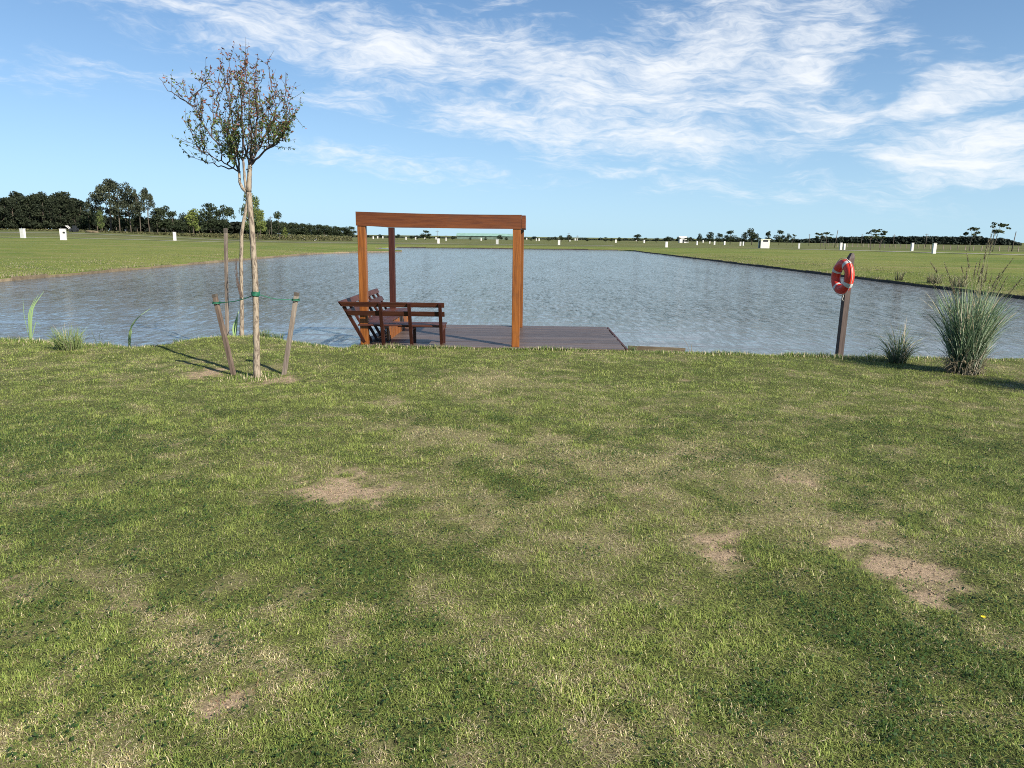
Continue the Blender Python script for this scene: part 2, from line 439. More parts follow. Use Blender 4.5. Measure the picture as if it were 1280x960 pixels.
# ------------------------------------------------------------------ lawn sheet (fine ground under the blades, running down into the pond)
def lawn_material():
    m, t, b = new_mat('lawn_soil')
    a = t.n('ShaderNodeAttribute', attribute_name='Col'); g = t.n('ShaderNodeNewGeometry')
    n = t.noise(g.outputs['Position'], 45, 6, .7); n2 = t.noise(g.outputs['Position'], 160, 4, .7)
    k = t.m('MULTIPLY_ADD', t.m('ADD', n, n2), 2.2, -1.2)
    t.link(t.mix(1.0, a.outputs['Color'], t.vec(k, k, k), 'MULTIPLY'), b.inputs['Base Color'])
    b.inputs['Roughness'].default_value = .95; b.inputs['Specular IOR Level'].default_value = .15
    bp = t.n('ShaderNodeBump'); bp.inputs['Strength'].default_value = .8; bp.inputs['Distance'].default_value = .012
    t.link(t.m('ADD', n, t.m('MULTIPLY', n2, .5)), bp.inputs['Height']); t.link(bp.outputs[0], b.inputs['Normal'])
    return m
LX0, LX1, LY0 = -19.5, 16.8, -6.0
xs = np.concatenate([np.arange(LX0, -9, .35), np.arange(-9, 8.5, .07), np.arange(8.5, LX1, .35), [LX1]])
vrow = np.concatenate([np.linspace(0, .42, 16)[:-1], np.linspace(.42, 1, 150)])
XX, VV = np.meshgrid(xs, vrow); EE = bank_edge(XX)
YY = LY0 + VV * (EE - LY0); ZZ = lawn_z(XX, YY)
rowsX, rowsY, rowsZ = [XX], [YY], [ZZ]
for off, dz in ((.06, -.06), (.16, -.17), (.30, -.34), (.6, -.62), (1.4, -.95)):
    rowsX.append(XX[-1:]); rowsY.append(EE[-1:] + off); rowsZ.append(np.full_like(XX[-1:], dz) + (0 if dz < -.5 else 1) * (fbm(XX[-1:] * 5, YY[-1:] * 0, 2, 3) - .5) * .03)
XX, YY, ZZ = np.vstack(rowsX), np.vstack(rowsY), np.vstack(rowsZ)
nr, nc = XX.shape
V = np.stack([XX.ravel(), YY.ravel(), ZZ.ravel()], 1)
ii = np.arange(nr - 1)[:, None] * nc + np.arange(nc - 1)[None, :]
Q = np.stack([ii, ii + 1, ii + 1 + nc, ii + nc], -1).reshape(-1, 4)
bare, dry, dark = lawn_state(V[:, 0], V[:, 1])
C = mixc3(np.tile(np.array([.060, .070, .020]), (len(V), 1)), np.tile(np.array([.17, .155, .072]), (len(V), 1)), dry)
C = mixc3(C, np.tile(SOIL, (len(V), 1)), bare)
wet = ss(V[:, 2], -.08, -.25); C = mixc3(C, np.tile(np.array([.09, .065, .045]), (len(V), 1)), wet)
lawn = np_obj('lawn_ground', np_mesh('lawn_ground', V, Q, lawn_material(), C, True)); tag(lawn, kind='structure')

# ------------------------------------------------------------------ wide land round the pond, out to the horizon
def land_material():
    m, t, b = new_mat('far_grass')
    g = t.n('ShaderNodeNewGeometry'); P = g.outputs['Position']
    n1 = t.noise(P, .05, 5, .6); n2 = t.noise(P, .45, 6, .65); n3 = t.noise(P, 4.0, 5, .7)
    st = t.noise(t.mapping(P, (.02, .28, 1)), 1.0, 4, .6)
    c = t.mix(t.ramp(t.m('ADD', t.m('MULTIPLY', n1, .5), t.m('MULTIPLY', n2, .5)), .36, .62), (.085, .128, .024), (.165, .178, .046))
    c = t.mix(t.ramp(st, .5, .68, 0, .75), c, (.20, .175, .075))
    c = t.mix(t.ramp(n3, .48, .72, 0, .55), c, (.045, .062, .018))
    c = t.mix(t.ramp(n2, .66, .76, 0, .7), c, (.34, .27, .16))
    sp = t.n('ShaderNodeSeparateXYZ'); t.link(P, sp.inputs[0])
    farf = t.ramp(t.m('ADD', sp.outputs[1], t.m('MULTIPLY', t.m('SUBTRACT', n1, .5), 60)), 125, 165, 0, .75)   # rough, unmown field beyond the road
    c = t.mix(farf, c, t.mix(t.ramp(st, .4, .62), (.055, .075, .024), (.14, .125, .06)))
    t.link(c, b.inputs['Base Color']); b.inputs['Roughness'].default_value = .95; b.inputs['Specular IOR Level'].default_value = .1
    bp = t.n('ShaderNodeBump'); bp.inputs['Strength'].default_value = .9; bp.inputs['Distance'].default_value = .08
    t.link(t.m('ADD', n3, n2), bp.inputs['Height']); t.link(bp.outputs[0], b.inputs['Normal'])
    return m
nx = np.concatenate([xs[(xs >= LX0) & (xs <= LX1)][::6], [LX1]])
side_l = [(PX0 + (fbm(np.array([y * .15]), np.array([.5]), 3, 7)[0] - .5) * .5, y) for y in np.arange(13.5, PY1 - 3, 2.4)]
side_r = [(PX1 + (fbm(np.array([y * .15]), np.array([4.5]), 3, 8)[0] - .5) * .8, y) for y in np.arange(13.5, PY1 - 3, 2.4)]
# the left bank pushes a low spit into the far corner of the pond
side_l = [(x + 6.6 * math.exp(-((y - 93) / 9.5) ** 2), y) for x, y in side_l]
far_e = [(x, PY1 + .05 * (x + 20) * -.15 + (fbm(np.array([x * .2]), np.array([9.5]), 3, 8)[0] - .5) * .5) for x in np.arange(PX0 + 1.5, PX1 - 1, 2.4)]
ring = [(LX0, LY0), (LX1, LY0), (LX1, float(bank_edge(np.array([LX1]))[0]))] + [(PX1 - .6, 12.0)] + side_r + list(reversed(far_e)) + list(reversed(side_l)) + [(PX0 + .4, 12.0), (LX0, float(bank_edge(np.array([LX0]))[0]))]
grid = []
for gx in np.concatenate([-np.geomspace(24, 6000, 34)[::-1], np.linspace(-22, 22, 12), np.geomspace(24, 6000, 34)]):
    for gy in np.concatenate([-np.geomspace(10, 3000, 10)[::-1], np.linspace(0, 160, 38), np.geomspace(170, 7000, 36)]):
        if LX0 - .8 < gx < LX1 + .8 and LY0 - .5 < gy < 13: continue
        if PX0 - 1.2 < gx < PX1 + 1.2 and 10.5 < gy < PY1 + 1.2: continue
        grid.append((float(gx), float(gy)))
for (x, y) in side_l + side_r:                                  # a second row just outside the pond for the dip of the bank
    s = -1 if x < 0 else 1
    for o_ in (1.0, 2.2, 4.2): grid.append((x + s * o_, y + .3))
for (x, y) in far_e:
    for o_ in (1.0, 2.2, 4.2): grid.append((x + .2, y + o_))
allp = [Vector(p) for p in ring + grid]
nrg = len(ring)
vo, eo, fo, *_ = delaunay_2d_cdt(allp, [(k, (k + 1) % nrg) for k in range(nrg)], [], 0, 1e-5)
RP = np.array(ring)
def inside(P, poly):
    x, y = P[:, 0], P[:, 1]; c = np.zeros(len(P), bool); n = len(poly); j = n - 1
    for i in range(n):
        xi, yi = poly[i]; xj, yj = poly[j]
        hit = ((yi > y) != (yj > y)) & (x < (xj - xi) * (y - yi) / (yj - yi + 1e-12) + xi); c ^= hit; j = i
    return c
V2 = np.array([(p.x, p.y) for p in vo]); T3 = np.array([f for f in fo if len(f) == 3])
keep = ~inside(V2[T3].mean(1), RP); T3 = T3[keep]
a_, b_, c_ = V2[T3[:, 0]], V2[T3[:, 1]], V2[T3[:, 2]]
cr = (b_[:, 0] - a_[:, 0]) * (c_[:, 1] - a_[:, 1]) - (b_[:, 1] - a_[:, 1]) * (c_[:, 0] - a_[:, 0])
T3[cr < 0] = T3[cr < 0][:, ::-1]
VZ = far_T(V2[:, 0], V2[:, 1])
land_v = np.column_stack([V2, VZ])
# bank faces below the ring
bank = ring[3:-1]
bv = np.array([(x, y, float(far_T(np.array([x]), np.array([y]))[0])) for x, y in bank])
low = bv.copy(); cxy = np.array([(PX0 + PX1) / 2, 0])
for k, (x, y) in enumerate(bank):
    ix = .35 if x < PX0 + 9 and y < PY1 - 2 else (-.35 if x > PX1 - 2 and y < PY1 - 2 else 0)
    iy = -.35 if y > PY1 - 2 else 0
    low[k] = (x + ix, y + iy, -.95)
b0 = len(land_v); nb = len(bank)
land_v = np.vstack([land_v, bv, low])
bq = np.array([(b0 + k, b0 + nb + k, b0 + nb + k + 1, b0 + k + 1) for k in range(nb - 1)])
land = np_obj('land', np_mesh('land', land_v, [T3, bq], land_material(), None, True)); tag(land, kind='structure')

# pond bed and water
bed = MB(); bed.poly([(PX0 - 3, 9.5, -.96), (PX1 + 3, 9.5, -.96), (PX1 + 3, PY1 + 3, -.96), (PX0 - 3, PY1 + 3, -.96)])
tag(bed.build('pond_bed', plain('mud', (.06, .05, .035), .9)), kind='structure')

def water_material():
    m, t, b = new_mat('pond_water')
    g = t.n('ShaderNodeNewGeometry'); P = g.outputs['Position']
    sp = t.n('ShaderNodeSeparateXYZ'); t.link(P, sp.inputs[0])
    big = t.noise(t.mapping(P, (.10, .35, 1)), 1.0, 4, .6, .6)
    # calm water in the lee of the near bank, ruffled farther out
    yy = t.m('ADD', sp.outputs[1], t.m('MULTIPLY', t.m('SUBTRACT', big, .5), 9.0))
    yy = t.m('ADD', yy, t.m('MULTIPLY', sp.outputs[0], .18))
    ruf = t.ramp(yy, 14.0, 22.5, .09, 1.0)
    gust = t.noise(t.mapping(P, (1.0, .16, 1), (0, 0, .05)), 2.6, 4, .7, .2)
    gust2 = t.noise(t.mapping(P, (1.0, .10, 1), (0, 0, -.08)), .9, 4, .7, .2)
    ruf = t.m('MULTIPLY', ruf, t.m('MULTIPLY', t.ramp(gust, .36, .64, .72, 1.3), t.ramp(gust2, .36, .64, .7, 1.3)))
    gust3 = t.noise(t.mapping(P, (1.0, .17, 1), (0, 0, .03)), 10.0, 3, .65, .2)
    ruf = t.m('MULTIPLY', ruf, t.ramp(gust3, .38, .62, .15, 2.6))
    r1 = t.noise(t.mapping(P, (.5, 1.1, 1), (0, 0, .10)), 8.0, 4, .6, .2)
    r2 = t.noise(t.mapping(P, (.6, 1.5, 1), (0, 0, -.12)), 2.4, 4, .6, .2)
    r3 = t.noise(t.mapping(P, (.55, 1.9, 1), (0, 0, .08)), .9, 3, .5, .6)
    h = t.m('ADD', t.m('MULTIPLY', r1, .42), t.m('MULTIPLY', r2, .62))
    bp0 = t.n('ShaderNodeBump'); bp0.inputs['Distance'].default_value = .10; bp0.inputs['Strength'].default_value = .7; t.link(r3, bp0.inputs['Height'])
    bp = t.n('ShaderNodeBump'); bp.inputs['Distance'].default_value = .34; t.link(bp0.outputs[0], bp.inputs['Normal'])
    t.link(ruf, bp.inputs['Strength']); t.link(h, bp.inputs['Height']); t.link(bp.outputs[0], b.inputs['Normal'])
    b.inputs['Base Color'].default_value = (.122, .128, .122, 1)
    b.inputs['Roughness'].default_value = .10; b.inputs['IOR'].default_value = 1.33
    b.inputs['Specular IOR Level'].default_value = .5
    return m
wb = MB(); wb.poly([(PX0 - 1.5, 10.2, WATER_Z), (PX1 + 1.5, 10.2, WATER_Z), (PX1 + 1.5, PY1 + 1.5, WATER_Z), (PX0 - 1.5, PY1 + 1.5, WATER_Z)])
water = wb.build('pond_water', water_material()); tag(water, kind='structure')

# edging boards along the pond
def edging(name, label, pts, mat, h, th):
    root = empty(name, (*pts[0], float(far_T(np.array([pts[0][0]]), np.array([pts[0][1]]))[0]) - .3))
    tag(root, label, 'edging'); bx, by, bz = root.location
    for k in range(len(pts) - 1):
        (x0, y0), (x1, y1) = pts[k], pts[k + 1]
        z0, z1 = [float(far_T(np.array([p[0]]), np.array([p[1]]))[0]) for p in (pts[k], pts[k + 1])]
        d = Vector((x1 - x0, y1 - y0, 0)).normalized(); n = Vector((-d.y, d.x, 0)) * th / 2
        a = Vector((x0 - bx, y0 - by, 0)) + d * .012; b = Vector((x1 - bx, y1 - by, 0)) - d * .012
        jz = random.uniform(-.05, .015)
        za, zb = z0 - bz + .02 + jz, z1 - bz + .02 + jz
        mb = MB(); q = [a - n, b - n, b + n, a + n]
        mb.hexa([(p.x, p.y, (za if i in (0, 3) else zb) - h) for i, p in enumerate(q)] + [(p.x, p.y, za if i in (0, 3) else zb) for i, p in enumerate(q)])
        mb.build('board', mat, root)
    return root
edging('timber_edging', 'dark timber board edging along the pond bank behind the lifebuoy', [(x - .04, y) for x, y in side_r], MAT['dark_wood'], .42, .06)
edging('timber_edging', 'pale earth-stained board edging along the pond bank opposite the lifebuoy', [(x + .04, y) for x, y in side_l], MAT['pale_edge'], .42, .06)
edging('timber_edging', 'dark board edging along the far end of the pond', [(x, y - .04) for x, y in far_e], MAT['dark_wood'], .42, .06)

# gravel tracks in the fields
gravel = plain('gravel', (.30, .28, .24), .95, .25, 1.5)
def track(pts, wdt, name='gravel_track'):
    mb = MB(); P2 = []
    for k in range(len(pts) - 1):
        a, b = np.array(pts[k]), np.array(pts[k + 1]); n = max(2, int(np.hypot(*(b - a)) / 6))
        for i in range(n): P2.append(a + (b - a) * i / n)
    P2.append(np.array(pts[-1])); L = []
    for k, p in enumerate(P2):
        d = P2[min(k + 1, len(P2) - 1)] - P2[max(k - 1, 0)]; d = d / np.hypot(*d); nn = np.array([-d[1], d[0]]) * wdt / 2 * (1 + .12 * math.sin(k * 1.7))
        L.append((p + nn, p - nn))
    for k in range(len(L) - 1):
        q = [L[k][1], L[k + 1][1], L[k + 1][0], L[k][0]]
        mb.poly([(x, y, float(far_T(np.array([x]), np.array([y]))[0]) + .06) for x, y in q])
    tag(mb.build(name, gravel), kind='structure')
track([(-190, 132), (-95, 124), (-48, 128)], 4.0)
track([(-160, 205), (-60, 212), (30, 225)], 4.0)
track([(47, 150), (56, 132), (66, 112), (74, 96), (84, 78), (96, 60)], 3.6)
track([(25, 178), (62, 176)], 3.5)

# ------------------------------------------------------------------ deck, pergola, corner bench
DECK_O = Vector((-2.29, 11.27, 0)); DECK_RZ = -.018
def deck_frame(name, z=0.0, lx=0.0, ly=0.0):
    c, s = math.cos(DECK_RZ), math.sin(DECK_RZ)
    return empty(name, (DECK_O.x + c * lx - s * ly, DECK_O.y + s * lx + c * ly, z), DECK_RZ)
DTOP = .030
DX0, DX1, DY0, DY1 = -.10, 4.02, -.07, 2.78
deck = deck_frame('deck'); tag(deck, 'brown wooden plank deck jutting over the pond', 'deck')
npl = 20; pw = (DY1 - DY0) / npl
for k in range(npl):
    y0 = DY0 + k * pw
    jx = random.uniform(-.012, .012); dz = random.uniform(-.002, .002)
    mb = MB(); mb.box(DX0 + jx, DX1 + jx, y0 + .0055, y0 + pw - .0055, DTOP - .032 + dz, DTOP + dz)
    mb.build('plank', MAT['deck'], deck, .003)
for xj in np.linspace(DX0 + .1, DX1 - .1, 6):
    MB().box(xj - .03, xj + .03, DY0 + .03, DY1 - .03, DTOP - .18, DTOP - .033).build('joist', MAT['mahog'], deck)
MB().box(DX1 + .014, DX1 + .045, DY0 + .02, DY1, DTOP - .17, DTOP - .004).build('fascia', MAT['mahog'], deck)
MB().box(DX0, DX1, DY1 + .004, DY1 + .034, DTOP - .17, DTOP - .004).build('fascia', MAT['mahog'], deck)
for xj in (DX0 + .15, 1.3, 2.7, DX1 - .15):
    for yj in (.75, DY1 - .15): MB().box(xj - .05, xj + .05, yj - .05, yj + .05, -.98, DTOP - .034).build('pile', MAT['mahog_z'], deck)

perg = deck_frame('pergola', DTOP); tag(perg, 'open wooden pergola frame with orange-brown posts and beams on the deck', 'pergola')
PH = 1.80; PW = .060
for (x, y, mt) in ((0, .06, 'varnish'), (2.335, .06, 'varnish'), (0, 2.52, 'mahog_z'), (2.37, 2.52, 'varnish')):
    pw_ = PW if mt == 'varnish' else .052
    MB().box(x - pw_, x + pw_, y - pw_, y + pw_, 0, PH).build('post', MAT[mt], perg, .006)
# the front beam sags a little towards the lifebuoy side
fb = MB(); xs_ = np.linspace(-.075, 2.405, 9)
for k in range(8):
    def zz(x): return PH + .012 - .018 * (x / 2.4) - .012 * math.sin(math.pi * (x + .075) / 2.52)
    x0, x1 = xs_[k], xs_[k + 1]
i0 = len(fb.v)
for x in xs_:
    z = zz(x) - .012
    for (yy, dz) in ((-.012, 0), (.132, 0), (.132, .205), (-.012, .205)): fb.v.append((x, yy, z + dz))
for k in range(8):
    for j in range(4):
        fb.f.append((i0 + 4 * k + j, i0 + 4 * (k + 1) + j, i0 + 4 * (k + 1) + (j + 1) % 4, i0 + 4 * k + (j + 1) % 4)[::-1]); fb.sm.append(False)
fb.f += [(0, 1, 2, 3)[::-1], (32, 33, 34, 35)]; fb.sm += [False, False]
fb.build('beam', MAT['varnish_x'], perg)
MB().box(2.407, 2.465, -.015, 2.60, PH - .012, PH + .178).build('beam', MAT['varnish_x'], perg, .004)
MB().box(-.074, -.02, .134, 2.45, PH + .006, PH + .192).build('beam', MAT['varnish_x'], perg, .004)
MB().box(-.075, 2.405, 2.455, 2.585, PH + .003, PH + .185).build('beam', MAT['varnish_x'], perg, .004)

# corner bench: one run along the near edge of the deck with its back to the lawn, one along the left edge
bench = deck_frame('corner_bench', DTOP); tag(bench, 'dark red-brown slatted corner bench on the deck under the pergola', 'bench')
ZT = .68
def fy(z): return .03 - .35 * z          # near run leans out over the lawn
def sx_(z): return .05 - .58 * z         # side run leans out over the water
FX1, SY1 = 1.26, 2.66
SEAT = .325
def rail_near(z0, z1, name='back_rail'):
    t = .028; p = []
    for z in (z0, z1):
        x0 = sx_(z); y = fy(z)
        p += [(x0 + .02, y - .0, z), (FX1, y, z), (FX1, y + t, z), (x0 + .02 + .0, y + t, z)]
    MB().hexa(p).build(name, MAT['mahog'], bench, .003)
def rail_side(z0, z1, name='back_rail'):
    t = .030; p = []
    for z in (z0, z1):
        x = sx_(z); y0 = fy(z)
        p += [(x, y0 + .004, z), (x + t, y0 + .034, z), (x + t, SY1, z), (x, SY1, z)]
    MB().hexa(p).build(name, MAT['mahog'], bench, .003)
rail_near(.605, ZT); rail_near(.465, .54)
rail_side(.605, ZT); rail_side(.465, .54)
for lx in (.30, .735, 1.20):
    a = (lx, fy(0) - .022, 0); b = (lx, fy(ZT - .01) - .022, ZT - .01)
    MB().bar(a, b, .05, .038, (0, 1, 0)).build('upright', MAT['mahog_z'], bench, .003)
MB().bar((.02, fy(0), 0), (sx_(.6) + .03, fy(.6) + .045, .605), .05, .04, (0, 1, 0)).build('upright', MAT['mahog_z'], bench, .003)
for ly in np.linspace(.42, SY1 - .05, 7):
    MB().bar((sx_(0) - .022, ly, 0), (sx_(ZT - .02) - .022, ly, ZT - .02), .04, .05, (0, 1, 0)).build('upright', MAT['mahog_z'], bench, .003)
# seats: boards along each run
for k in range(4):
    y0 = fy(SEAT) + .035 + k * .108
    MB().box(sx_(SEAT) + .05 if k else -.08, FX1 - .02, y0, y0 + .10, SEAT - .026, SEAT).build('seat_slat', MAT['mahog'], bench, .003)
for k in range(4):
    x0 = sx_(SEAT) + .04 + k * .108
    MB().box(x0, x0 + .10, fy(SEAT) + .035 + 4 * .108, SY1 - .01, SEAT - .026, SEAT).build('seat_slat', MAT['mahog'], bench, .003)
# seat bearers, front legs, and the upright boards that close the side run
for lx in (.30, .735, 1.20):
    MB().box(lx - .022, lx + .022, fy(SEAT) + .02, .385, SEAT - .085, SEAT - .027).build('bearer', MAT['mahog'], bench)
    if lx > .5: MB().box(lx - .030, lx + .016, .335, .385, 0, SEAT - .027).build('leg', MAT['mahog_z'], bench, .003)
MB().box(.46, FX1 - .03, .345, .372, SEAT - .085, SEAT - .028).build('seat_rail', MAT['mahog'], bench)
for ly in np.arange(.46, SY1 - .1, .16):
    MB().box(.265, .295, ly, ly + .11, .0, SEAT - .028).build('skirt_board', MAT['varnish'], bench, .003)
for ly in (.44, 1.5, SY1 - .07):
    MB().box(sx_(SEAT) + .03, .29, ly - .02, ly + .02, SEAT - .085, SEAT - .027).build('bearer', MAT['mahog'], bench)
MB().box(.225, .262, .46, SY1 - .06, SEAT - .075, SEAT - .028).build('seat_rail', MAT['mahog'], bench)

# kerb board on the bank beside the deck
k0, k1 = at(786, 434, -.02), at(858, 437, -.02)
kb = empty('bank_board', (k0[0], k0[1], -.3)); tag(kb, 'short tan board holding the bank beside the deck corner', 'board')
MB().bar((0, .06, .235), (k1[0] - k0[0], k1[1] - k0[1] + .06, .235), .05, .12).build('board', MAT['pale_edge'], kb)
for f in (.12, .88): MB().bar(((k1[0] - k0[0]) * f, .10 + (k1[1] - k0[1]) * f, -.4), ((k1[0] - k0[0]) * f, .10 + (k1[1] - k0[1]) * f, .25), .05, .05).build('peg', MAT['pale_edge'], kb)

# ------------------------------------------------------------------ lifebuoy on its post
pb = at(1049, 439, 0)
post = empty('lifebuoy_post', (pb[0], pb[1], float(lawn_z(pb[0], pb[1])) - .02), rad(6)); tag(post, 'dark square timber post carrying the lifebuoy at the water edge', 'post')
pm = MB(); PHT = 1.52
lean = .03
pm.hexa([(-.045, -.045, -.3), (.045, -.045, -.3), (.045, .045, -.3), (-.045, .045, -.3), (-.045 + lean, -.045, PHT - .05), (.045 + lean, -.045, PHT - .02), (.045 + lean, .045, PHT - .02), (-.045 + lean, .045, PHT - .05)])
pm.build('shaft', MAT['buoy_post'], post, .004)
cp = MB(); cp.hexa([(-.045 + lean, -.045, PHT - .048), (.045 + lean, -.045, PHT - .018), (.045 + lean, .045, PHT - .018), (-.045 + lean, .045, PHT - .048),
                    (.0 + lean, -.03, PHT + .045), (.035 + lean, -.03, PHT + .045), (.035 + lean, .03, PHT + .045), (.0 + lean, .03, PHT + .045)])
cp.build('pointed_top', MAT['buoy_post'], post)
MB().tube([(lean - .03, -.04, 1.38), (lean - .10, -.10, 1.385), (lean - .105, -.105, 1.43)], .008, 6).build('hook', MAT['dark'], post)
# ring: plane turned so that its face looks half left towards the lawn
rc = aty(1053.2, 346, pb[1] - .03)
nrm = Vector((-.993, -.11, .02)).normalized(); e1 = Vector((nrm.y, -nrm.x, 0)).normalized() * -1; e2 = nrm.cross(e1).normalized()
if e2.z < 0: e2 = -e2
buoy = empty('lifebuoy', (rc[0], rc[1], rc[2] - .27)); tag(buoy, 'orange-red lifebuoy ring with pale bands hanging on a dark post', 'lifebuoy')
RMAJ, RMIN = .190, .066
def torus(t0, t1, rmin, n, m=16, flat=1.15):
    mb = MB(); cz = Vector((0, 0, .27))
    closed = abs(t1 - t0 - 2 * math.pi) < 1e-6
    cnt = n if closed else n + 1
    for i in range(cnt):
        a = t0 + (t1 - t0) * i / n; rd = e1 * math.cos(a) + e2 * math.sin(a); c = cz + rd * RMAJ
        for j in range(m):
            b = 2 * math.pi * j / m; mb.v.append(tuple(c + rd * math.cos(b) * rmin * flat + nrm * math.sin(b) * rmin))
    for i in range(n):
        for j in range(m):
            p = i * m + j; q = i * m + (j + 1) % m; r_ = ((i + 1) % cnt) * m
            mb.f.append((p, q, r_ + (j + 1) % m, r_ + j)); mb.sm.append(True)
    return mb
ring_o = torus(0, 2 * math.pi, RMIN, 56).build('ring', MAT['orange'], buoy)
for a in (rad(62), rad(152), rad(242), rad(332)):
    torus(a - .13, a + .13, RMIN + .003, 6).build('band', MAT['band'], ring_o)
rp = []
for i in range(97):
    a = 2 * math.pi * i / 96; k = (math.degrees(a) - 62) % 90 / 90
    rr = RMAJ + RMIN * 1.15 + .006 + .014 * math.sin(math.pi * k)
    rp.append(Vector((0, 0, .27)) + (e1 * math.cos(a) + e2 * math.sin(a)) * rr + nrm * .008)
grab = MB().tube(rp, .005, 5, False).build('grab_rope', MAT['rope'], buoy)
lowp = Vector((0, 0, .27)) - e2 * (RMAJ + RMIN * 1.1) + e1 * .05
MB().tube([lowp + Vector((0, 0, .03)), lowp + Vector((.012, -.01, -.03)), lowp + Vector((.004, -.005, -.07)), lowp + Vector((.022, 0, -.10))], .006, 6).build('rope_end', MAT['rope'], grab)

# ------------------------------------------------------------------ blades and leaves (numpy)
def blades(roots, h, wd, azim, lean, colr, seg=2, face=None, curl=1.0, tipcol=None):
    """strip of seg quads ending in a point, bending over in direction azim"""
    n = len(roots); d = np.stack([np.cos(azim), np.sin(azim), np.zeros(n)], 1)
    fa = azim + math.pi / 2 if face is None else face
    s = np.stack([np.cos(fa), np.sin(fa), np.zeros(n)], 1)
    up = np.array([0, 0, 1.0]); P = roots.copy(); rows, cols = [], []
    for k in range(seg + 1):
        t = k / seg
        if k:
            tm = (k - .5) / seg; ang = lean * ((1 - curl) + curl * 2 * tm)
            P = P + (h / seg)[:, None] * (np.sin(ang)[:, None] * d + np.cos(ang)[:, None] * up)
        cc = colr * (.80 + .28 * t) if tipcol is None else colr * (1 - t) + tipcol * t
        if k < seg:
            ww = (wd * (1 - .55 * t ** 1.5) / 2)[:, None]
            rows += [P - s * ww, P + s * ww]; cols += [cc, cc]
        else: rows.append(P); cols.append(cc)
    nv = 2 * seg + 1
    V = np.stack(rows, 1).reshape(-1, 3); C = np.stack(cols, 1).reshape(-1, 3)
    b = np.arange(n)[:, None] * nv; quads = []
    for k in range(seg - 1): quads.append(np.concatenate([b + 2 * k, b + 2 * k + 1, b + 2 * k + 3, b + 2 * k + 2], 1))
    tri = np.concatenate([b + 2 * seg - 2, b + 2 * seg - 1, b + 2 * seg], 1)
    return V, ([np.concatenate(quads)] if quads else []) + [tri], C
def merge(parts):
    Vs, Qs, Ts, Cs, o = [], [], [], [], 0
    for V, fs, C in parts:
        for f in fs: (Qs if f.shape[1] == 4 else Ts).append(f + o)
        Vs.append(V); Cs.append(C); o += len(V)
    return np.concatenate(Vs), ([np.concatenate(Qs)] if Qs else []) + ([np.concatenate(Ts)] if Ts else []), np.concatenate(Cs)

# ---- the mown lawn
def sample_lawn(y0, y1, dens, margin=1.3):
    hw = lambda y: .74 * y + margin
    wmax = hw(y1); n = int(dens * (y1 - y0) * 2 * wmax)
    y = rng.uniform(y0, y1, n); x = rng.uniform(-wmax, wmax, n)
    e = bank_edge(x)
    k = (np.abs(x) < hw(y)) & (y < e + .04)
    indeck = (x > -2.42) & (x < 1.78) & (y > 11.195 - .018 * (x + 2.29)); k &= ~indeck
    return x[k], y[k]
parts = []
for (y0, y1, dens, seg, wscale) in ((1.35, 3.2, 21000, 2, 1.1), (3.2, 5.2, 17500, 1, 1.25), (5.2, 8.2, 13500, 1, 1.45), (8.2, 13.3, 8000, 1, 2.0)):
    x, y = sample_lawn(y0, y1, dens)
    bare, dry, dark = lawn_state(x, y)
    n4 = fbm(x * 15, y * 15, 2, 241, .6)
    u = rng.random(len(x)); k = (u > bare * .72) & (rng.random(len(x)) < .55 + 1.5 * np.clip(n4 - .25, 0, 1) * 1.4)
    x, y, bare, dry, dark, n4 = x[k], y[k], bare[k], dry[k], dark[k], n4[k]; n = len(x)
    tall = fbm(x * 2.6 + 5, y * 2.6, 3, 111)
    h = (.012 + .021 * rng.random(n) ** 1.3) * (.55 + .85 * tall) * (1 - .12 * dry) * (1 - .3 * bare) * (.45 + 1.15 * n4)
    tuft = ss(fbm(x * 6, y * 6, 2, 131), .66, .82); h *= 1 + .55 * tuft
    wd = rng.uniform(.0016, .0036, n) * wscale
    az_ = rng.uniform(0, 2 * math.pi, n); ln = rng.uniform(.35, 1.5, n)
    u = rng.random(n); r1 = rng.random(n)
    c = mixc3(np.tile(G_MID, (n, 1)), np.tile(G_DARK, (n, 1)), np.clip((dark - .3) * 1.5 + .28 + (r1 - .5) * .5, 0, 1))
    yel = np.clip((1 - dark) * .45 * rng.random(n) * 1.6, 0, 1); c = mixc3(c, np.tile(G_YEL, (n, 1)), yel)
    pdry = np.clip(.07 + .68 * dry, 0, .85); isdry = u < pdry
    sc = mixc3(np.tile(STRAW, (n, 1)), np.tile(BROWN, (n, 1)), np.clip(rng.random(n) * 1.25 - .25, 0, 1)); sc = mixc3(sc, np.tile(G_YEL, (n, 1)), rng.random(n) * .55)
    c = np.where(isdry[:, None], sc, c); c = c * (rng.uniform(.70, 1.30, n) * (.72 + .58 * n4))[:, None]
    ln = np.where(isdry, np.minimum(ln + .2, 1.45), ln)
    roots = np.stack([x, y, lawn_z(x, y) - .004], 1)
    parts.append(blades(roots, h, wd, az_, ln, c, seg))
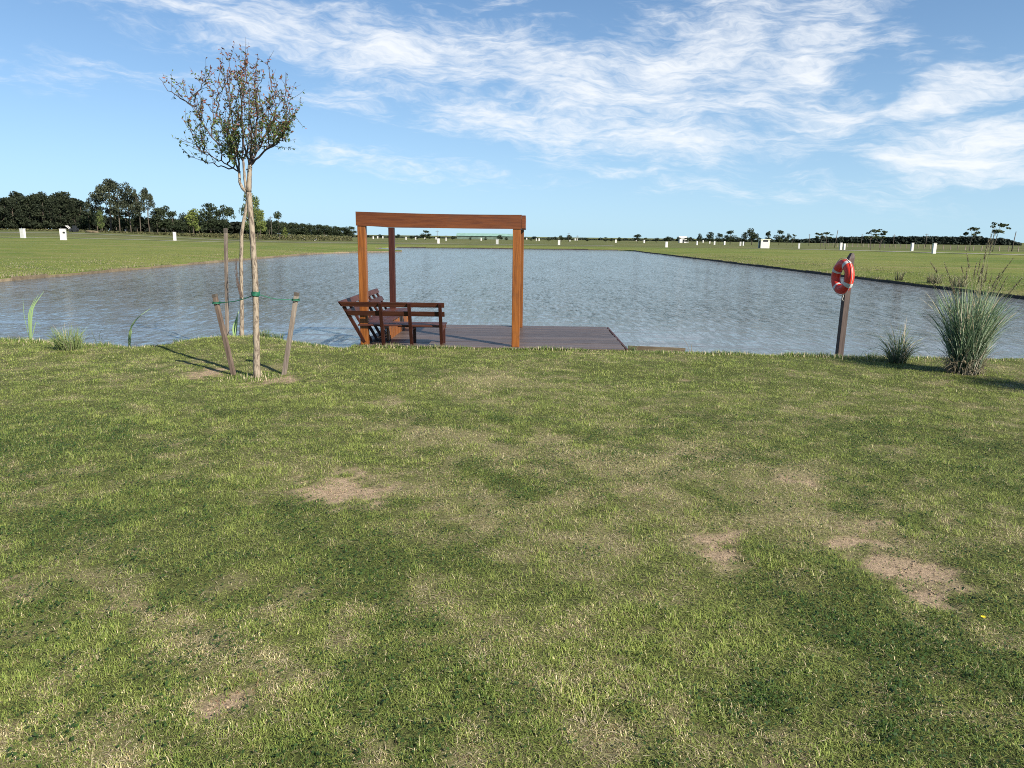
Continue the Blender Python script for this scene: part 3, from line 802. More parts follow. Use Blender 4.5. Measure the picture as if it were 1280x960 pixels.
# fallen clippings and dead stems lying between the blades
for (y0, y1, dens, wsc) in ((1.35, 3.2, 7000, 1.0), (3.2, 5.2, 4800, 1.3), (5.2, 8.2, 2700, 1.8), (8.2, 12.6, 1200, 2.4)):
    x, y = sample_lawn(y0, y1, dens)
    bare, dry, dark = lawn_state(x, y); k = rng.random(len(x)) > bare * .7 + .45 * dark; x, y, dry = x[k], y[k], dry[k]; n = len(x)
    c = mixc3(np.tile(STRAW * .9, (n, 1)), np.tile(BROWN * .8, (n, 1)), np.clip(rng.random(n) * 1.5 - .35, 0, 1))
    gr = rng.random(n) < .92 * (1 - .75 * dry); c = np.where(gr[:, None], mixc3(np.tile(G_MID, (n, 1)), np.tile(G_YEL, (n, 1)), rng.random(n)), c) * rng.uniform(.6, 1.2, n)[:, None]
    roots = np.stack([x, y, lawn_z(x, y) + rng.uniform(.001, .010, n)], 1)
    parts.append(blades(roots, rng.uniform(.015, .045, n), rng.uniform(.0015, .0032, n) * wsc, rng.uniform(0, 6.28, n), rng.uniform(1.25, 1.62, n), c, 1))
# broad-leaved weeds and clover between the blades, in the dark patches
x, y = sample_lawn(1.35, 7.0, 2600)
bare, dry, dark = lawn_state(x, y); k = rng.random(len(x)) < np.clip(dark * .95 - .15, 0, 1) * (1 - bare)
x, y, dark = x[k], y[k], dark[k]; n = len(x)
roots = np.stack([x, y, lawn_z(x, y) + rng.uniform(.008, .03, n)], 1)
c = mixc3(np.tile(np.array([.05, .095, .02]), (n, 1)), np.tile(np.array([.03, .065, .018]), (n, 1)), rng.random(n)) * rng.uniform(.8, 1.3, n)[:, None]
parts.append(blades(roots, rng.uniform(.010, .020, n), rng.uniform(.007, .013, n), rng.uniform(0, 6.28, n), rng.uniform(1.0, 1.6, n), c, 2))
# longer fringe where the mower does not reach: bank edge, deck foot, posts
fx, fyy = [], []
xe = rng.uniform(-11, 10, 42000); ye = bank_edge(xe) - rng.exponential(.07, len(xe)) + .05
k = ~((xe > -2.40) & (xe < 1.74)); fx.append(xe[k]); fyy.append(ye[k])
xd = rng.uniform(-2.45, 1.75, 3800); fx.append(xd); fyy.append(11.19 - .018 * (xd + 2.29) - np.abs(rng.normal(0, .03, len(xd))))
for (px, py, s, nn) in ((321, 472, .16, 700), (302, 419, .22, 1500), (284, 415, .12, 700), (1049, 440, .16, 800), (335, 420, .2, 1300), (360, 424, .12, 500), (790, 436, .12, 600)):
    c0 = at(px, py); fx.append(rng.normal(c0[0], s, nn)); fyy.append(rng.normal(c0[1], s * .8, nn))
x = np.concatenate(fx); y = np.concatenate(fyy); k = (y < bank_edge(x) + .07) & ~((x > -2.42) & (x < 1.78) & (y > 11.2 - .018 * (x + 2.29))); x, y = x[k], y[k]; n = len(x)
pn = fbm(x * 1.6, y * 0 + 2, 3, 141)
h = rng.uniform(.03, .075, n) * (.5 + 1.1 * pn ** 1.5 * 1.6)
c = mixc3(np.tile(G_MID * .9, (n, 1)), np.tile(G_DARK, (n, 1)), rng.random(n)); isd = rng.random(n) < .22
c = np.where(isd[:, None], STRAW * .8, c) * rng.uniform(.75, 1.25, n)[:, None]
parts.append(blades(np.stack([x, y, lawn_z(x, y) - .006 - .5 * np.maximum(y - bank_edge(x), 0)], 1), h, rng.uniform(.004, .008, n), rng.uniform(0, 6.28, n), rng.uniform(.15, 1.0, n), c, 2))
V, fs, C = merge(parts)
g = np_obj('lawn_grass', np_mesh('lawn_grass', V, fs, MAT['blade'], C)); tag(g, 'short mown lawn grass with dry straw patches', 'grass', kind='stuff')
print('lawn faces', sum(len(f) for f in fs))

# crumbs of soil on the worn patches
cr_v, cr_f, cr_c = [], [], []
oct_v = np.array([(1, 0, 0), (0, 1, 0), (-1, 0, 0), (0, -1, 0), (0, 0, 1), (0, 0, -1)], float); oct_f = np.array([(0, 1, 4), (1, 2, 4), (2, 3, 4), (3, 0, 4), (1, 0, 5), (2, 1, 5), (3, 2, 5), (0, 3, 5)])
for (cx, cy, rx, ry, a_) in SB:
    n = int(min(700, 1600 * rx * ry * 4)); x = rng.normal(cx, rx * .7, n); y = rng.normal(cy, ry * .7, n)
    b_, _, _ = lawn_state(x, y); k = b_ > .25 + .3 * rng.random(n); x, y = x[k], y[k]
    for xx, yy, zz_ in zip(x, y, lawn_z(x, y)):
        sz = .002 + .006 * random.random() ** 3
        cr_f.append(oct_f + 6 * len(cr_v)); cr_v.append(oct_v * sz * rng.uniform(.6, 1.2, (6, 1)) + [xx, yy, zz_ + sz * .4]); cr_c.append(np.tile(SOIL * random.uniform(.6, 1.15), (6, 1)))
tag(np_obj('soil_crumbs', np_mesh('soil_crumbs', np.concatenate(cr_v), np.concatenate(cr_f), attr_mat('soil_crumb', .95, 0, .1), np.concatenate(cr_c))), 'loose crumbs of dry soil on the bare patches', 'soil', kind='stuff')

# rough grass on the slopes of the pond banks opposite
parts = []
for side in (0, 1):
    n = 70000; yb = 13 + 75 * rng.random(n) ** 1.7; off = rng.exponential(3.5, n)
    xb = np.interp(yb, [p[1] for p in side_l], [p[0] for p in side_l]) - off - .08 if side == 0 else np.interp(yb, [p[1] for p in side_r], [p[0] for p in side_r]) + off - .06
    pn = fbm(xb * .5, yb * .5, 3, 151)
    h = rng.uniform(.02, .06, n) * (.4 + 1.3 * pn) * (1 + 2.2 * (off < .2) * pn)
    c = mixc3(np.tile(G_MID, (n, 1)), np.tile(G_YEL, (n, 1)), rng.random(n)); isd = rng.random(n) < .15 + .3 * ss(pn, .5, .7)
    c = np.where(isd[:, None], STRAW * .42, c * .62) * rng.uniform(.7, 1.2, n)[:, None]
    parts.append(blades(np.stack([xb, yb, far_T(xb, yb) - .01], 1), h, rng.uniform(.02, .045, n), rng.uniform(0, 6.28, n), rng.uniform(.2, 1.0, n), c, 1))
V, fs, C = merge(parts)
tag(np_obj('bank_grass', np_mesh('bank_grass', V, fs, MAT['blade'], C)), 'rough grass along the banks across the pond', 'grass', kind='stuff')

# ------------------------------------------------------------------ reeds, tufts, tall ornamental grass
def tuft_obj(name, label, cat, px, py, n, hr, wr, spread, lean, c1, c2, group=None, seg=4, z0=None, part='blades', dead=.1, basedark=.35):
    p = at(px, py); zz = float(lawn_z(p[0], p[1])) - .01 if z0 is None else z0
    root = empty(name, (p[0], p[1], zz)); tag(root, label, cat, group)
    a = rng.uniform(0, 6.283, n); r = spread * np.sqrt(rng.random(n))
    az_ = a + rng.normal(0, .9, n)
    P = np.stack([r * np.cos(a), r * np.sin(a) * .8, np.full(n, -.02)], 1)
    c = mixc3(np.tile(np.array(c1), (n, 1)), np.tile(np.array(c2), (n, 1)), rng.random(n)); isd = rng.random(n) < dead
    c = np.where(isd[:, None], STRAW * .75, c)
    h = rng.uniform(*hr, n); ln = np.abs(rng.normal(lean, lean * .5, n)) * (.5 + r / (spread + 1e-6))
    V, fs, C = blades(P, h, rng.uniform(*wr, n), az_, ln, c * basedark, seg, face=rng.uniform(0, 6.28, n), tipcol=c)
    np_obj(part, np_mesh(part, V, fs, MAT['blade'], C), root)
    return root
GA, GB = (.10, .16, .06), (.22, .27, .13)
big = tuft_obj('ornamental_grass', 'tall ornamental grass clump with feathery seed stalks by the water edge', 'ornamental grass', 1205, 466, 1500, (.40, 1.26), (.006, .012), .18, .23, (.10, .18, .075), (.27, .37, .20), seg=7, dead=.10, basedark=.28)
n = 260; a_ = rng.uniform(0, 6.28, n); rr_ = .24 * np.sqrt(rng.random(n))
V, fs, C = blades(np.stack([rr_ * np.cos(a_), rr_ * np.sin(a_) * .8, np.full(n, -.01)], 1), rng.uniform(.15, .6, n), rng.uniform(.006, .012, n), a_ + rng.normal(0, .6, n), rng.uniform(.5, 1.5, n), np.tile(STRAW * .45, (n, 1)) * rng.uniform(.5, 1.2, n)[:, None], 5)
np_obj('dead_blades', np_mesh('dead_blades', V, fs, MAT['blade'], C), big)
# seed stalks
stalks = MB(); heads = []
for k in range(26):
    a = rng.uniform(0, 6.28); tl = abs(rng.normal(.26, .2)); hh = rng.uniform(1.3, 1.98) * (1 - .35 * tl)
    az_ = rng.uniform(0, 6.28)
    p0 = Vector((.1 * math.cos(a), .08 * math.sin(a), .0)); d = Vector((math.cos(az_), math.sin(az_), 0))
    pts = [p0 + d * (hh * tl * t ** 1.8) + Vector((0, 0, hh * t)) for t in np.linspace(0, 1, 7)]
    stalks.tube(pts, [.0048, .0045, .0042, .0036, .003, .0024, .0015], 4, False)
    heads.append(pts)
stalk_o = stalks.build('stalks', plain('grass_stalk', (.32, .30, .16), .7, .3, 8.0), big)
hp = []
for pts in heads:
    L = random.uniform(.16, .34); top = pts[-1]; dirv = (pts[-1] - pts[-2]).normalized(); n = 80
    t = rng.random(n); roots = np.array([tuple(top - dirv * L * tt) for tt in t])
    hp.append(blades(roots, rng.uniform(.022, .055, n) * (.45 + .75 * t), rng.uniform(.005, .010, n), rng.uniform(0, 6.28, n), rng.uniform(.25, .9, n), np.tile(np.array([.16, .13, .075]), (n, 1)) * rng.uniform(.6, 1.3, n)[:, None], 1))
V, fs, C = merge(hp); np_obj('seed_heads', np_mesh('seed_heads', V, fs, MAT['blade'], C), stalk_o)
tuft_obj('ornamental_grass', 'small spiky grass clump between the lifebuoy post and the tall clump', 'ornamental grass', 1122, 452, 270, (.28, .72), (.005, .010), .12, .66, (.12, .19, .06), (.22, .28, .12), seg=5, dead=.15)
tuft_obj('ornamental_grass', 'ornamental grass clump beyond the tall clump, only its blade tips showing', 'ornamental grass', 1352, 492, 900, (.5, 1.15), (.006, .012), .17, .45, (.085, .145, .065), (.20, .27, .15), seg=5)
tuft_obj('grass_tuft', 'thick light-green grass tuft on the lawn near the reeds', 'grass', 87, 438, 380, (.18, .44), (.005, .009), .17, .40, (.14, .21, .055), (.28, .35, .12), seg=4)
def reed(label, base, tips, wpx, colr, extra=0):
    p = at(*base); p[1] += .02
    root = empty('reed', (p[0], p[1], -.10)); tag(root, label, 'reed')
    parts = []
    for (pix, wd) in zip(tips, wpx):
        pts = [np.array(p)] + [aty(q[0], q[1], p[1] + random.uniform(-.1, .1)) for q in pix]
        pts = [np.array([p[0], p[1], -.12])] + pts[1:]
        # smooth strip through the points
        T_ = np.linspace(0, len(pts) - 1, 9); PP = np.array([[np.interp(t, range(len(pts)), [q[i] for q in pts]) for i in range(3)] for t in T_])
        PP[1:-1] = (PP[:-2] + PP[1:-1] * 2 + PP[2:]) / 4
        V, Fq = [], []
        for k, q in enumerate(PP):
            w2 = wd * (1 - (k / 8) ** 2 * .9) / 2; V += [q - [w2 * .8, w2 * .5, 0], q + [w2 * .8, w2 * .5, 0]]
        V = np.array(V) - np.array([p[0], p[1], -.10])
        Fq = np.array([(2 * k, 2 * k + 1, 2 * k + 3, 2 * k + 2) for k in range(8)])
        C = np.tile(np.array(colr), (len(V), 1)) * np.linspace(.7, 1.15, len(V))[:, None]; parts.append((V, [Fq], C))
    V, fs, C = merge(parts); np_obj('blades', np_mesh('blades', V, fs, MAT['blade'], C), root)
reed('tall green reed bent at the top standing at the water edge', (36, 420), [[(37, 390), (48, 368)], [(40, 385), (55, 364)], [(35, 392), (44, 372)], [(44, 405), (46, 401), (51, 409)], [(30, 395), (28.5, 371)]], [.022, .026, .020, .012, .008], (.20, .31, .11))
reed('single green reed leaning right at the water edge between the grass tuft and the trees', (160, 427), [[(162, 408), (175, 394), (191, 384)], [(161, 415), (168, 402), (176, 394)], [(163, 420), (165, 412)]], [.022, .03, .03], (.28, .40, .13))
reed('pale green reed blades beside the rear tree trunk', (292, 418), [[(294, 402), (299, 388)], [(296, 405), (297, 391)], [(291, 410), (294, 400)]], [.03, .035, .03], (.28, .42, .15))
reed('thin dark stalks at the water edge beside the grass tuft', (122, 427), [[(116, 418), (113, 408)], [(124, 418), (129, 409)], [(127, 422), (130, 418)]], [.008, .008, .008], (.10, .13, .07))
reed('thin dry stalk leaning over the water beside the deck', (866, 437), [[(858, 428), (851, 421)], [(864, 432), (866, 428)]], [.01, .012], (.16, .13, .08))
reed('thin grass stalk rising from the small spiky clump', (1128, 452), [[(1133, 425), (1140, 403)], [(1124, 425), (1128, 402)], [(1140, 435), (1158, 413)]], [.008, .008, .008], (.10, .12, .06))
for k, (px, py, nn, hh) in enumerate(((225, 426, 90, .14), (330, 419, 150, .20), (346, 421, 110, .16), (318, 420, 80, .14), (787, 436, 90, .14), (905, 440, 50, .10), (1090, 444, 120, .14), (1150, 446, 60, .12), (700, 435.6, 60, .07), (745, 436, 50, .06))):
    tuft_obj('grass_tuft', 'low tuft of longer grass at the edge of the near bank', 'grass', px, py, nn, (hh * .4, hh), (.005, .009), .10, .5, (.08, .14, .035), (.17, .23, .07), group='edge tufts', seg=3)
for (px, py) in ((1108, 353), (1098, 352), (1114, 356), (1085, 349), (1140, 357)):
    p = at(px, py, -.15); rt = tuft_obj('weed_tuft', 'pale weed tuft on the eroded bank behind the lifebuoy', 'weed', px, py, 60, (.2, .65), (.015, .03), .2, .35, (.14, .16, .06), (.30, .27, .14), group='weeds on the eroded bank', seg=3, z0=-.16)
    rt.location = (PX1 + .3 + random.uniform(0, .5), p[1], -.17)

tuft_obj('dry_tuft', 'straw-coloured dead grass tuft standing up from the lawn', 'grass', 740, 896, 170, (.03, .075), (.002, .004), .06, .5, STRAW, STRAW * .8, seg=3, dead=0, basedark=.6)
tuft_obj('dry_tuft', 'reddish-brown dead grass clump beside a bare patch of the lawn', 'grass', 298, 856, 420, (.02, .06), (.002, .004), .13, .7, (.36, .20, .10), (.22, .12, .06), seg=3, dead=.15, basedark=.6)
tuft_obj('dry_tuft', 'dark withered weed clump in the green lawn', 'grass', 478, 908, 220, (.02, .05), (.002, .004), .07, .7, (.10, .06, .045), (.16, .11, .07), seg=3, dead=.05, basedark=.6)
# one small yellow flower in the lawn
fp = at(1226, 783); fl = empty('lawn_flower', (fp[0], fp[1], float(lawn_z(fp[0], fp[1])))); tag(fl, 'single small yellow flower in the dark green lawn', 'flower')
MB().tube([(0, 0, -.005), (.003, .002, .03), (.004, -.002, .05)], .0012, 5).build('stem', plain('flower_stem', (.10, .17, .04), .6), fl)
pt = MB()
for k in range(11):
    a = k * 2 * math.pi / 11; d = Vector((math.cos(a), math.sin(a), .35)); sd_ = Vector((-math.sin(a), math.cos(a), 0)); c0 = Vector((.004, -.002, .05))
    pt.poly([c0, c0 + d * .007 - sd_ * .0025, c0 + d * .012, c0 + d * .007 + sd_ * .0025])
pt.build('petals', plain('yellow_petal', (.85, .62, .02), .5, .1), fl)

# ------------------------------------------------------------------ staked trees
def leaf_quads(P, D, L, W, C):
    """pointed leaves: P base, D direction; two triangles folded along the midrib"""
    n = len(P); r = rng.normal(size=(n, 3)); S = np.cross(D, r); S /= np.linalg.norm(S, axis=1)[:, None] + 1e-9
    N = np.cross(D, S)
    tip = P + D * L[:, None]; mid = P + D * (L * .45)[:, None] - N * (W * .25)[:, None]
    V = np.stack([P, mid + S * (W / 2)[:, None], tip, mid - S * (W / 2)[:, None]], 1).reshape(-1, 3)
    b = np.arange(n)[:, None] * 4
    F_ = np.concatenate([b, b + 1, b + 2, b + 3], 1)
    return V, [F_], np.repeat(C, 4, 0)

def sapling(name, label, base, trunk_pix, forks, limbs, Y, crown_c, seed, twig_n, leaf_n, red=1.0, r0=.042):
    """trunk_pix: list of stems (pixel paths at depth Y); limbs: (stem end index, tip pixel, depth offset)"""
    rs = np.random.default_rng(seed); p = at(*base); z0 = float(lawn_z(p[0], p[1])) - .02
    root = empty(name, (p[0], p[1], z0)); O = np.array([p[0], p[1], z0]); tag(root, label, 'tree')
    tr = MB(); ends = []
    for si, (path, ra, rb) in enumerate(trunk_pix):
        pts = [aty(q[0], q[1], Y + (q[2] if len(q) > 2 else 0)) - O for q in path]
        if si == 0: pts[0] = np.array([0, 0, -.05])
        T_ = np.linspace(0, len(pts) - 1, len(pts) * 4); PP = [np.array([np.interp(t, range(len(pts)), [q[i] for q in pts]) for i in range(3)]) + rs.normal(0, .0012, 3) for t in T_]
        rr = np.linspace(ra, rb, len(PP)) * (1 + .025 * rs.normal(size=len(PP)))
        if si == 0: rr[:3] *= np.array([1.3, 1.15, 1.05])
        tr.tube(PP, list(rr), 10); ends.append(PP[-1])
    tr.build('trunk', MAT['bark'], root)
    br = MB(); LP, LD, LC, LL = [], [], [], []
    top = max(aty(t[1][0], t[1][1], Y)[2] for t in limbs) - O[2]; bot = min(e[2] for e in ends)
    def add_leaf(pos, d, boost=0):
        hrel = (pos[2] - bot) / (top - bot)
        pr = np.clip((hrel - .30) * 1.25 * red + rs.normal(0, .18) + boost, 0, 1)
        g_ = np.array([.075, .115, .034]) if rs.random() < .7 else np.array([.15, .20, .055])
        rd = np.array([.22, .080, .055]) if rs.random() < .6 else np.array([.19, .10, .055])
        LC.append((g_ if rs.random() > pr else rd) * rs.uniform(.7, 1.35))
        v = d * .5 + rs.normal(0, .6, 3) + np.array([0, 0, -.15]); LD.append(v / np.linalg.norm(v)); LP.append(pos); LL.append(rs.uniform(.022, .046))
    lead_pts = []
    for (path, ra, rb) in forks:
        pts = [aty(q[0], q[1], Y + q[2]) - O for q in path]; m_ = len(pts)
        T_ = np.linspace(0, m_ - 1, m_ * 4); PP = [np.array([np.interp(t, range(m_), [q[i] for q in pts]) for i in range(3)]) + rs.normal(0, .006, 3) * (t > 0) for t in T_]
        br.tube(PP, list(np.linspace(ra, rb, len(PP)) * .8), 6, False)
        for t, q3 in zip(T_[2:], PP[2:]): lead_pts.append((np.interp(t, range(m_), [q[0] for q in path]), np.interp(t, range(m_), [q[1] for q in path]), q3))
    for (ei, tipq, dy, dens) in limbs:
        a = ends[ei]; b = aty(tipq[0], tipq[1], Y + dy) - O
        if lead_pts:
            want = rs.uniform(28, 62)
            a = min(lead_pts, key=lambda q: abs((q[1] - tipq[1]) - want) * 1.0 + max(0, 22 - (q[1] - tipq[1])) * 6 + abs(q[0] - tipq[0]) * .9 + rs.uniform(0, 12) + 4 * abs(q[2][1] - (b[1])) * 10)[2]
        L = np.linalg.norm(b - a)
        c1 = a + (b - a) * .35 + np.array([(b - a)[0] * .12, (b - a)[1] * .12, -L * .02]) + rs.normal(0, .03, 3)
        n = 12; pts = []
        for t in np.linspace(0, 1, n):
            q = (1 - t) ** 2 * a + 2 * t * (1 - t) * c1 + t * t * b; pts.append(q + rs.normal(0, .010, 3) * (t > .05))
        br.tube(pts, list(np.linspace(.0092, .0018, n) * (.8 + .3 * min(L, 1.2))), 5, False)
        for k in range(int(twig_n * L * dens)):
            t = rs.uniform(.12, 1.0) ; i = min(int(t * (n - 1)), n - 2); q = pts[i] + (pts[i + 1] - pts[i]) * (t * (n - 1) - i)
            ax = (pts[i + 1] - pts[i]); ax /= np.linalg.norm(ax)
            d = ax * .55 + rs.normal(0, .55, 3) + np.array([0, 0, .45]); d /= np.linalg.norm(d)
            tl = rs.uniform(.10, .34) * (1.15 - .6 * t)
            tp = [q + d * tl * s + np.array([0, 0, .03 * s * s]) + rs.normal(0, .004, 3) * (s > 0) for s in (0, .35, .7, 1)]
            br.tube(tp, [.0028, .0022, .0016, .0009], 4, False)
            m = rs.poisson(leaf_n * dens * (1.45 - .95 * (q[2] - bot) / (top - bot)))
            for _ in range(m):
                s = rs.uniform(.1, 1); j = min(int(s * 3), 2); add_leaf(tp[j] + (tp[j + 1] - tp[j]) * (s * 3 - j), d)
    bro = br.build('branches', MAT['twig'], root)
    n = len(LP); LL = np.array(LL)
    V, fs, C = leaf_quads(np.array(LP), np.array(LD), LL, LL * rs.uniform(.38, .55, n), np.array(LC))
    np_obj('leaves', np_mesh('leaves', V, fs, MAT['leaf'], C), bro)
    print(name, 'leaves', n)
    return root
YF = 8.68
stems = [([(321, 472), (320, 410), (319, 350), (316, 300), (313, 262), (311, 240)], .038, .029),
         ([(311, 240), (311.5, 222), (312.5, 206)], .030, .023),
         ([(311, 243), (303, 235, .03), (299.5, 228, .05), (299, 214, .08)], .020, .014)]
limbs = []
fr = np.random.default_rng(5)
# tips round the crown's edge and within it, seen from here; each goes off in its own depth
TIPS = [(2, (198, 96), .1, .55), (2, (228, 112), -.3, .8), (2, (231, 150), .4, .8), (2, (226, 172), -.1, .55), (2, (236, 196), .2, .6), (2, (250, 118), .5, 1.), (2, (262, 92), -.4, 1.),
        (2, (268, 128), -.1, 1.1), (2, (275, 80), .2, 1.), (1, (286, 74), -.2, 1.), (1, (296, 90), .5, 1.1), (1, (306, 66), .0, .9), (1, (303, 100), -.5, 1.1), (1, (318, 82), .3, 1.1),
        (1, (328, 96), -.2, 1.), (1, (335, 78), .5, .7), (1, (346, 98), .1, .8), (1, (357, 90), -.3, .5), (1, (350, 125), .3, 1.1), (1, (362, 118), -.1, .8), (1, (378, 128), .2, .5), (1, (366, 148), .0, 1.5),
        (1, (360, 160), -.3, 1.5), (1, (352, 152), .3, 1.5), (1, (338, 130), -.5, 1.2), (1, (320, 120), .6, 1.2), (2, (288, 118), .6, 1.2), (2, (282, 140), -.5, 1.3), (2, (296, 145), .1, 1.5), (1, (308, 140), -.2, 1.4),
        (2, (258, 150), .1, 1.), (2, (246, 136), -.2, .8), (1, (330, 150), .2, 1.3), (2, (290, 165), -.3, 1.6), (1, (318, 165), .3, 1.5), (2, (272, 165), .3, 1.1)]
LEAD = [([(312.5, 208, 0), (318, 180, .1), (322, 150, .15), (325, 118, .1)], .019, .006), ([(312.5, 207, 0), (330, 190, -.05), (345, 176, -.1), (360, 158, -.1)], .018, .006),
        ([(312, 207, 0), (306, 185, -.15), (303, 155, -.25), (300, 118, -.3)], .017, .005), ([(299, 215, .08), (290, 190, .15), (280, 165, .2), (270, 138, .2)], .015, .005),
        ([(299, 215, .08), (296, 190, .0), (292, 160, -.1), (287, 125, -.15)], .014, .005), ([(299, 215, .08), (280, 204, .1), (262, 194, .1), (246, 188, .15)], .012, .004),
        ([(290, 192, .14), (268, 176, -.05), (252, 152, -.15), (243, 128, -.2)], .012, .004), ([(313, 206, 0), (328, 178, .2), (338, 150, .35), (342, 120, .4)], .014, .005),
        ([(312, 206, 0), (314, 180, -.2), (312, 140, -.4), (310, 105, -.4)], .014, .005)]
LEAD2 = [([(304, 202, 0), (312, 180, .1), (322, 155, .2)], .016, .006), ([(304, 202, 0), (292, 182, 0), (280, 160, -.1)], .016, .006), ([(304, 202, 0), (304, 170, -.2), (302, 135, -.2)], .016, .006)]
sapling('ornamental_tree', 'young tree with red and green leaves tied with green twine between two leaning stakes', (321, 472), stems, LEAD, TIPS, YF, None, 3, 26, 11.0)
YR = 12.41
stems2 = [([(302, 419), (302, 380), (301.5, 330), (302, 292), (306, 268), (310, 250)], .033, .026), ([(310, 250), (306, 225), (304, 200)], .026, .018)]
TIPS2 = [(1, (268, 140), .4, 1.0), (1, (285, 112), -.3, 1.), (1, (300, 105), .5, 1.), (1, (318, 112), -.4, 1.), (1, (336, 130), .3, 1.), (1, (258, 165), -.2, .8), (1, (342, 160), .0, .9), (1, (300, 140), .0, 1.2), (1, (322, 150), .6, 1.), (1, (282, 158), .6, 1.)]
sapling('ornamental_tree', 'slimmer tree on the bank rim behind the staked one, beside a thin upright stake', (302, 419), stems2, LEAD2, TIPS2, YR, None, 8, 8, 3.0, .7)
# whippy shoots at the rear trunk
sh = MB(); p0 = at(302, 419); 
for k in range(7):
    pts = [aty(q[0] + random.uniform(-2, 2), q[1], YR - .06) for q in ((302, 372), (297, 355), (295, 340), (297 + random.uniform(-4, 1), 322))]
    sh.tube([np.array(q) - np.array(p0) for q in pts], [.006, .004, .003, .0015], 4, False)
rear = [o for o in col.objects if o.name == 'ornamental_tree.001'][0]
sho = sh.build('side_shoots', MAT['twig'], rear); sho.location = (0, 0, p0[2] - rear.location.z)

def stake(label, base, top, Yb, Yt, wd, mat='stake'):
    b = at(*base); t_ = aty(top[0], top[1], Yt); zb = float(lawn_z(b[0], b[1]))
    root = empty('tree_stake', (b[0], b[1], zb)); tag(root, label, 'stake')
    d = Vector((t_[0] - b[0], t_[1] - b[1], t_[2] - zb))
    MB().bar(tuple(-d * .15), tuple(d), wd, wd * .9, (.2, 1, 0)).build('shaft', MAT[mat], root, .004)
    MB().bar(tuple(d * .965), tuple(d * 1.004), wd * 1.05, wd * .95, (.2, 1, 0)).build('dark_top', MAT['pole'], root)
    return Vector((b[0], b[1], zb)), d
sL, dL = stake('brown stake leaning away from the twine-tied tree towards the thin upright stake', (292, 468), (268, 368), 8.8, 8.9, .05, 'stake_brown')
sR, dR = stake('pale grey stake leaning from the twine-tied tree towards the bench', (355, 468), (371, 366), 8.8, 8.9, .048)
stake('thin grey upright stake beside the rear tree trunk', (284, 416), (282, 286), 12.6, 12.55, .048)
tw = aty(319.5, 368, YF)
def twine(label, a, b, wrap_r):
    root = empty('twine_tie', tuple(a)); tag(root, label, 'twine')
    b = Vector(b) - Vector(a); pts = [b * t + Vector((0, 0, -.03 * math.sin(math.pi * t))) for t in np.linspace(0, 1, 9)]
    cord = MB().tube(pts, .0055, 5).build('cord', MAT['twine'], root)
    m = MB()
    for dz in (-.014, 0, .014): m.tube([Vector((wrap_r * math.cos(u), wrap_r * math.sin(u), dz + .004 * math.sin(3 * u))) + b for u in np.linspace(0, 6.283, 15)], .007, 5, False)
    m.build('knot_wrap', MAT['twine'], cord)
    m = MB()
    for dz in (-.01, .006): m.tube([Vector((.045 * math.cos(u), .045 * math.sin(u), dz)) for u in np.linspace(0, 6.283, 13)], .006, 5, False)
    m.build('stake_wrap', MAT['twine'], cord)
twine('green twine from the brown leaning stake to the tree trunk', sL + dL * .90, tw, .042)
twine('green twine from the pale leaning stake to the tree trunk', sR + dR * .92, tw + np.array([0, 0, .012]), .044)

# ------------------------------------------------------------------ far trees
def put(px, D):
    p = aty(px, horizon(px), D); return float(p[0]), D, float(far_T(np.array([p[0]]), np.array([D]))[0])
def crown_mesh(name, blobs, n, size, c1, c2, seed, flat=.8):
    """leaf clumps filling a set of ellipsoid blobs (cx,cy,cz,rx,ry,rz) of a unit-height tree"""
    rs = np.random.default_rng(seed); vol = np.array([b[3] * b[4] * b[5] for b in blobs]) ** .75; vol /= vol.sum()
    which = rs.choice(len(blobs), n, p=vol); B = np.array(blobs)[which]
    d = rs.normal(size=(n, 3)); d /= np.linalg.norm(d, axis=1)[:, None]; r = rs.uniform(.25, 1.08, n) ** .5
    P = B[:, :3] + d * B[:, 3:6] * r[:, None]
    a = rs.normal(size=(n, 3)); a /= np.linalg.norm(a, axis=1)[:, None]; b = np.cross(a, rs.normal(size=(n, 3))); b /= np.linalg.norm(b, axis=1)[:, None]
    s = size * rs.uniform(.5, 1.3, n)[:, None]
    V = np.stack([P - a * s, P + b * s * .6, P + a * s, P - b * s * .6], 1).reshape(-1, 3)
    k = np.arange(n)[:, None] * 4
    clump = rs.random(len(blobs))[which]
    C = mixc3(np.tile(np.array(c1), (n, 1)), np.tile(np.array(c2), (n, 1)), np.clip(clump * .7 + rs.random(n) * .5 - .1, 0, 1))
    return np_mesh(name, V, np.concatenate([k, k + 1, k + 2, k + 3], 1), MAT['far_leaf'], np.repeat(C, 4, 0))
def trunk_mesh(name, top, blobs, r, seed, bend=.03, mat='bark_far', limbs=5):
    rs = np.random.default_rng(seed); mb = MB(); pts = [np.array([bend * math.sin(t * 3) * t, bend * .5 * t, t * top - .03]) for t in np.linspace(0, 1, 6)]
    mb.tube(pts, list(np.linspace(r, r * .35, 6)), 6)
    for b in blobs[:limbs]:
        i = rs.integers(2, 5); q = np.array(b[:3]); m_ = (pts[i] + q) / 2 + np.array([0, 0, -.03])
        mb.tube([pts[i], m_, q], [r * .5, r * .35, r * .15], 5, False)
    me = mb.mesh(name); me.materials.append(MAT[mat]); return me
def rand_blobs(rs, n, z0, z1, rx, br, top_narrow=.5, zr=None):
    out = []
    for k in range(n):
        z = rs.uniform(z0, z1); t = (z - z0) / (z1 - z0); m = rx * (math.sin(math.pi * (.18 + .72 * t)) if top_narrow else 1) * (1 - top_narrow * .35 * t)
        a = rs.uniform(0, 6.28); r = m * math.sqrt(rs.random())
        q = br * rs.uniform(.7, 1.25); out.append((r * math.cos(a), r * math.sin(a), z, q, q, q * (zr or .75)))
    return out
SPEC = {}
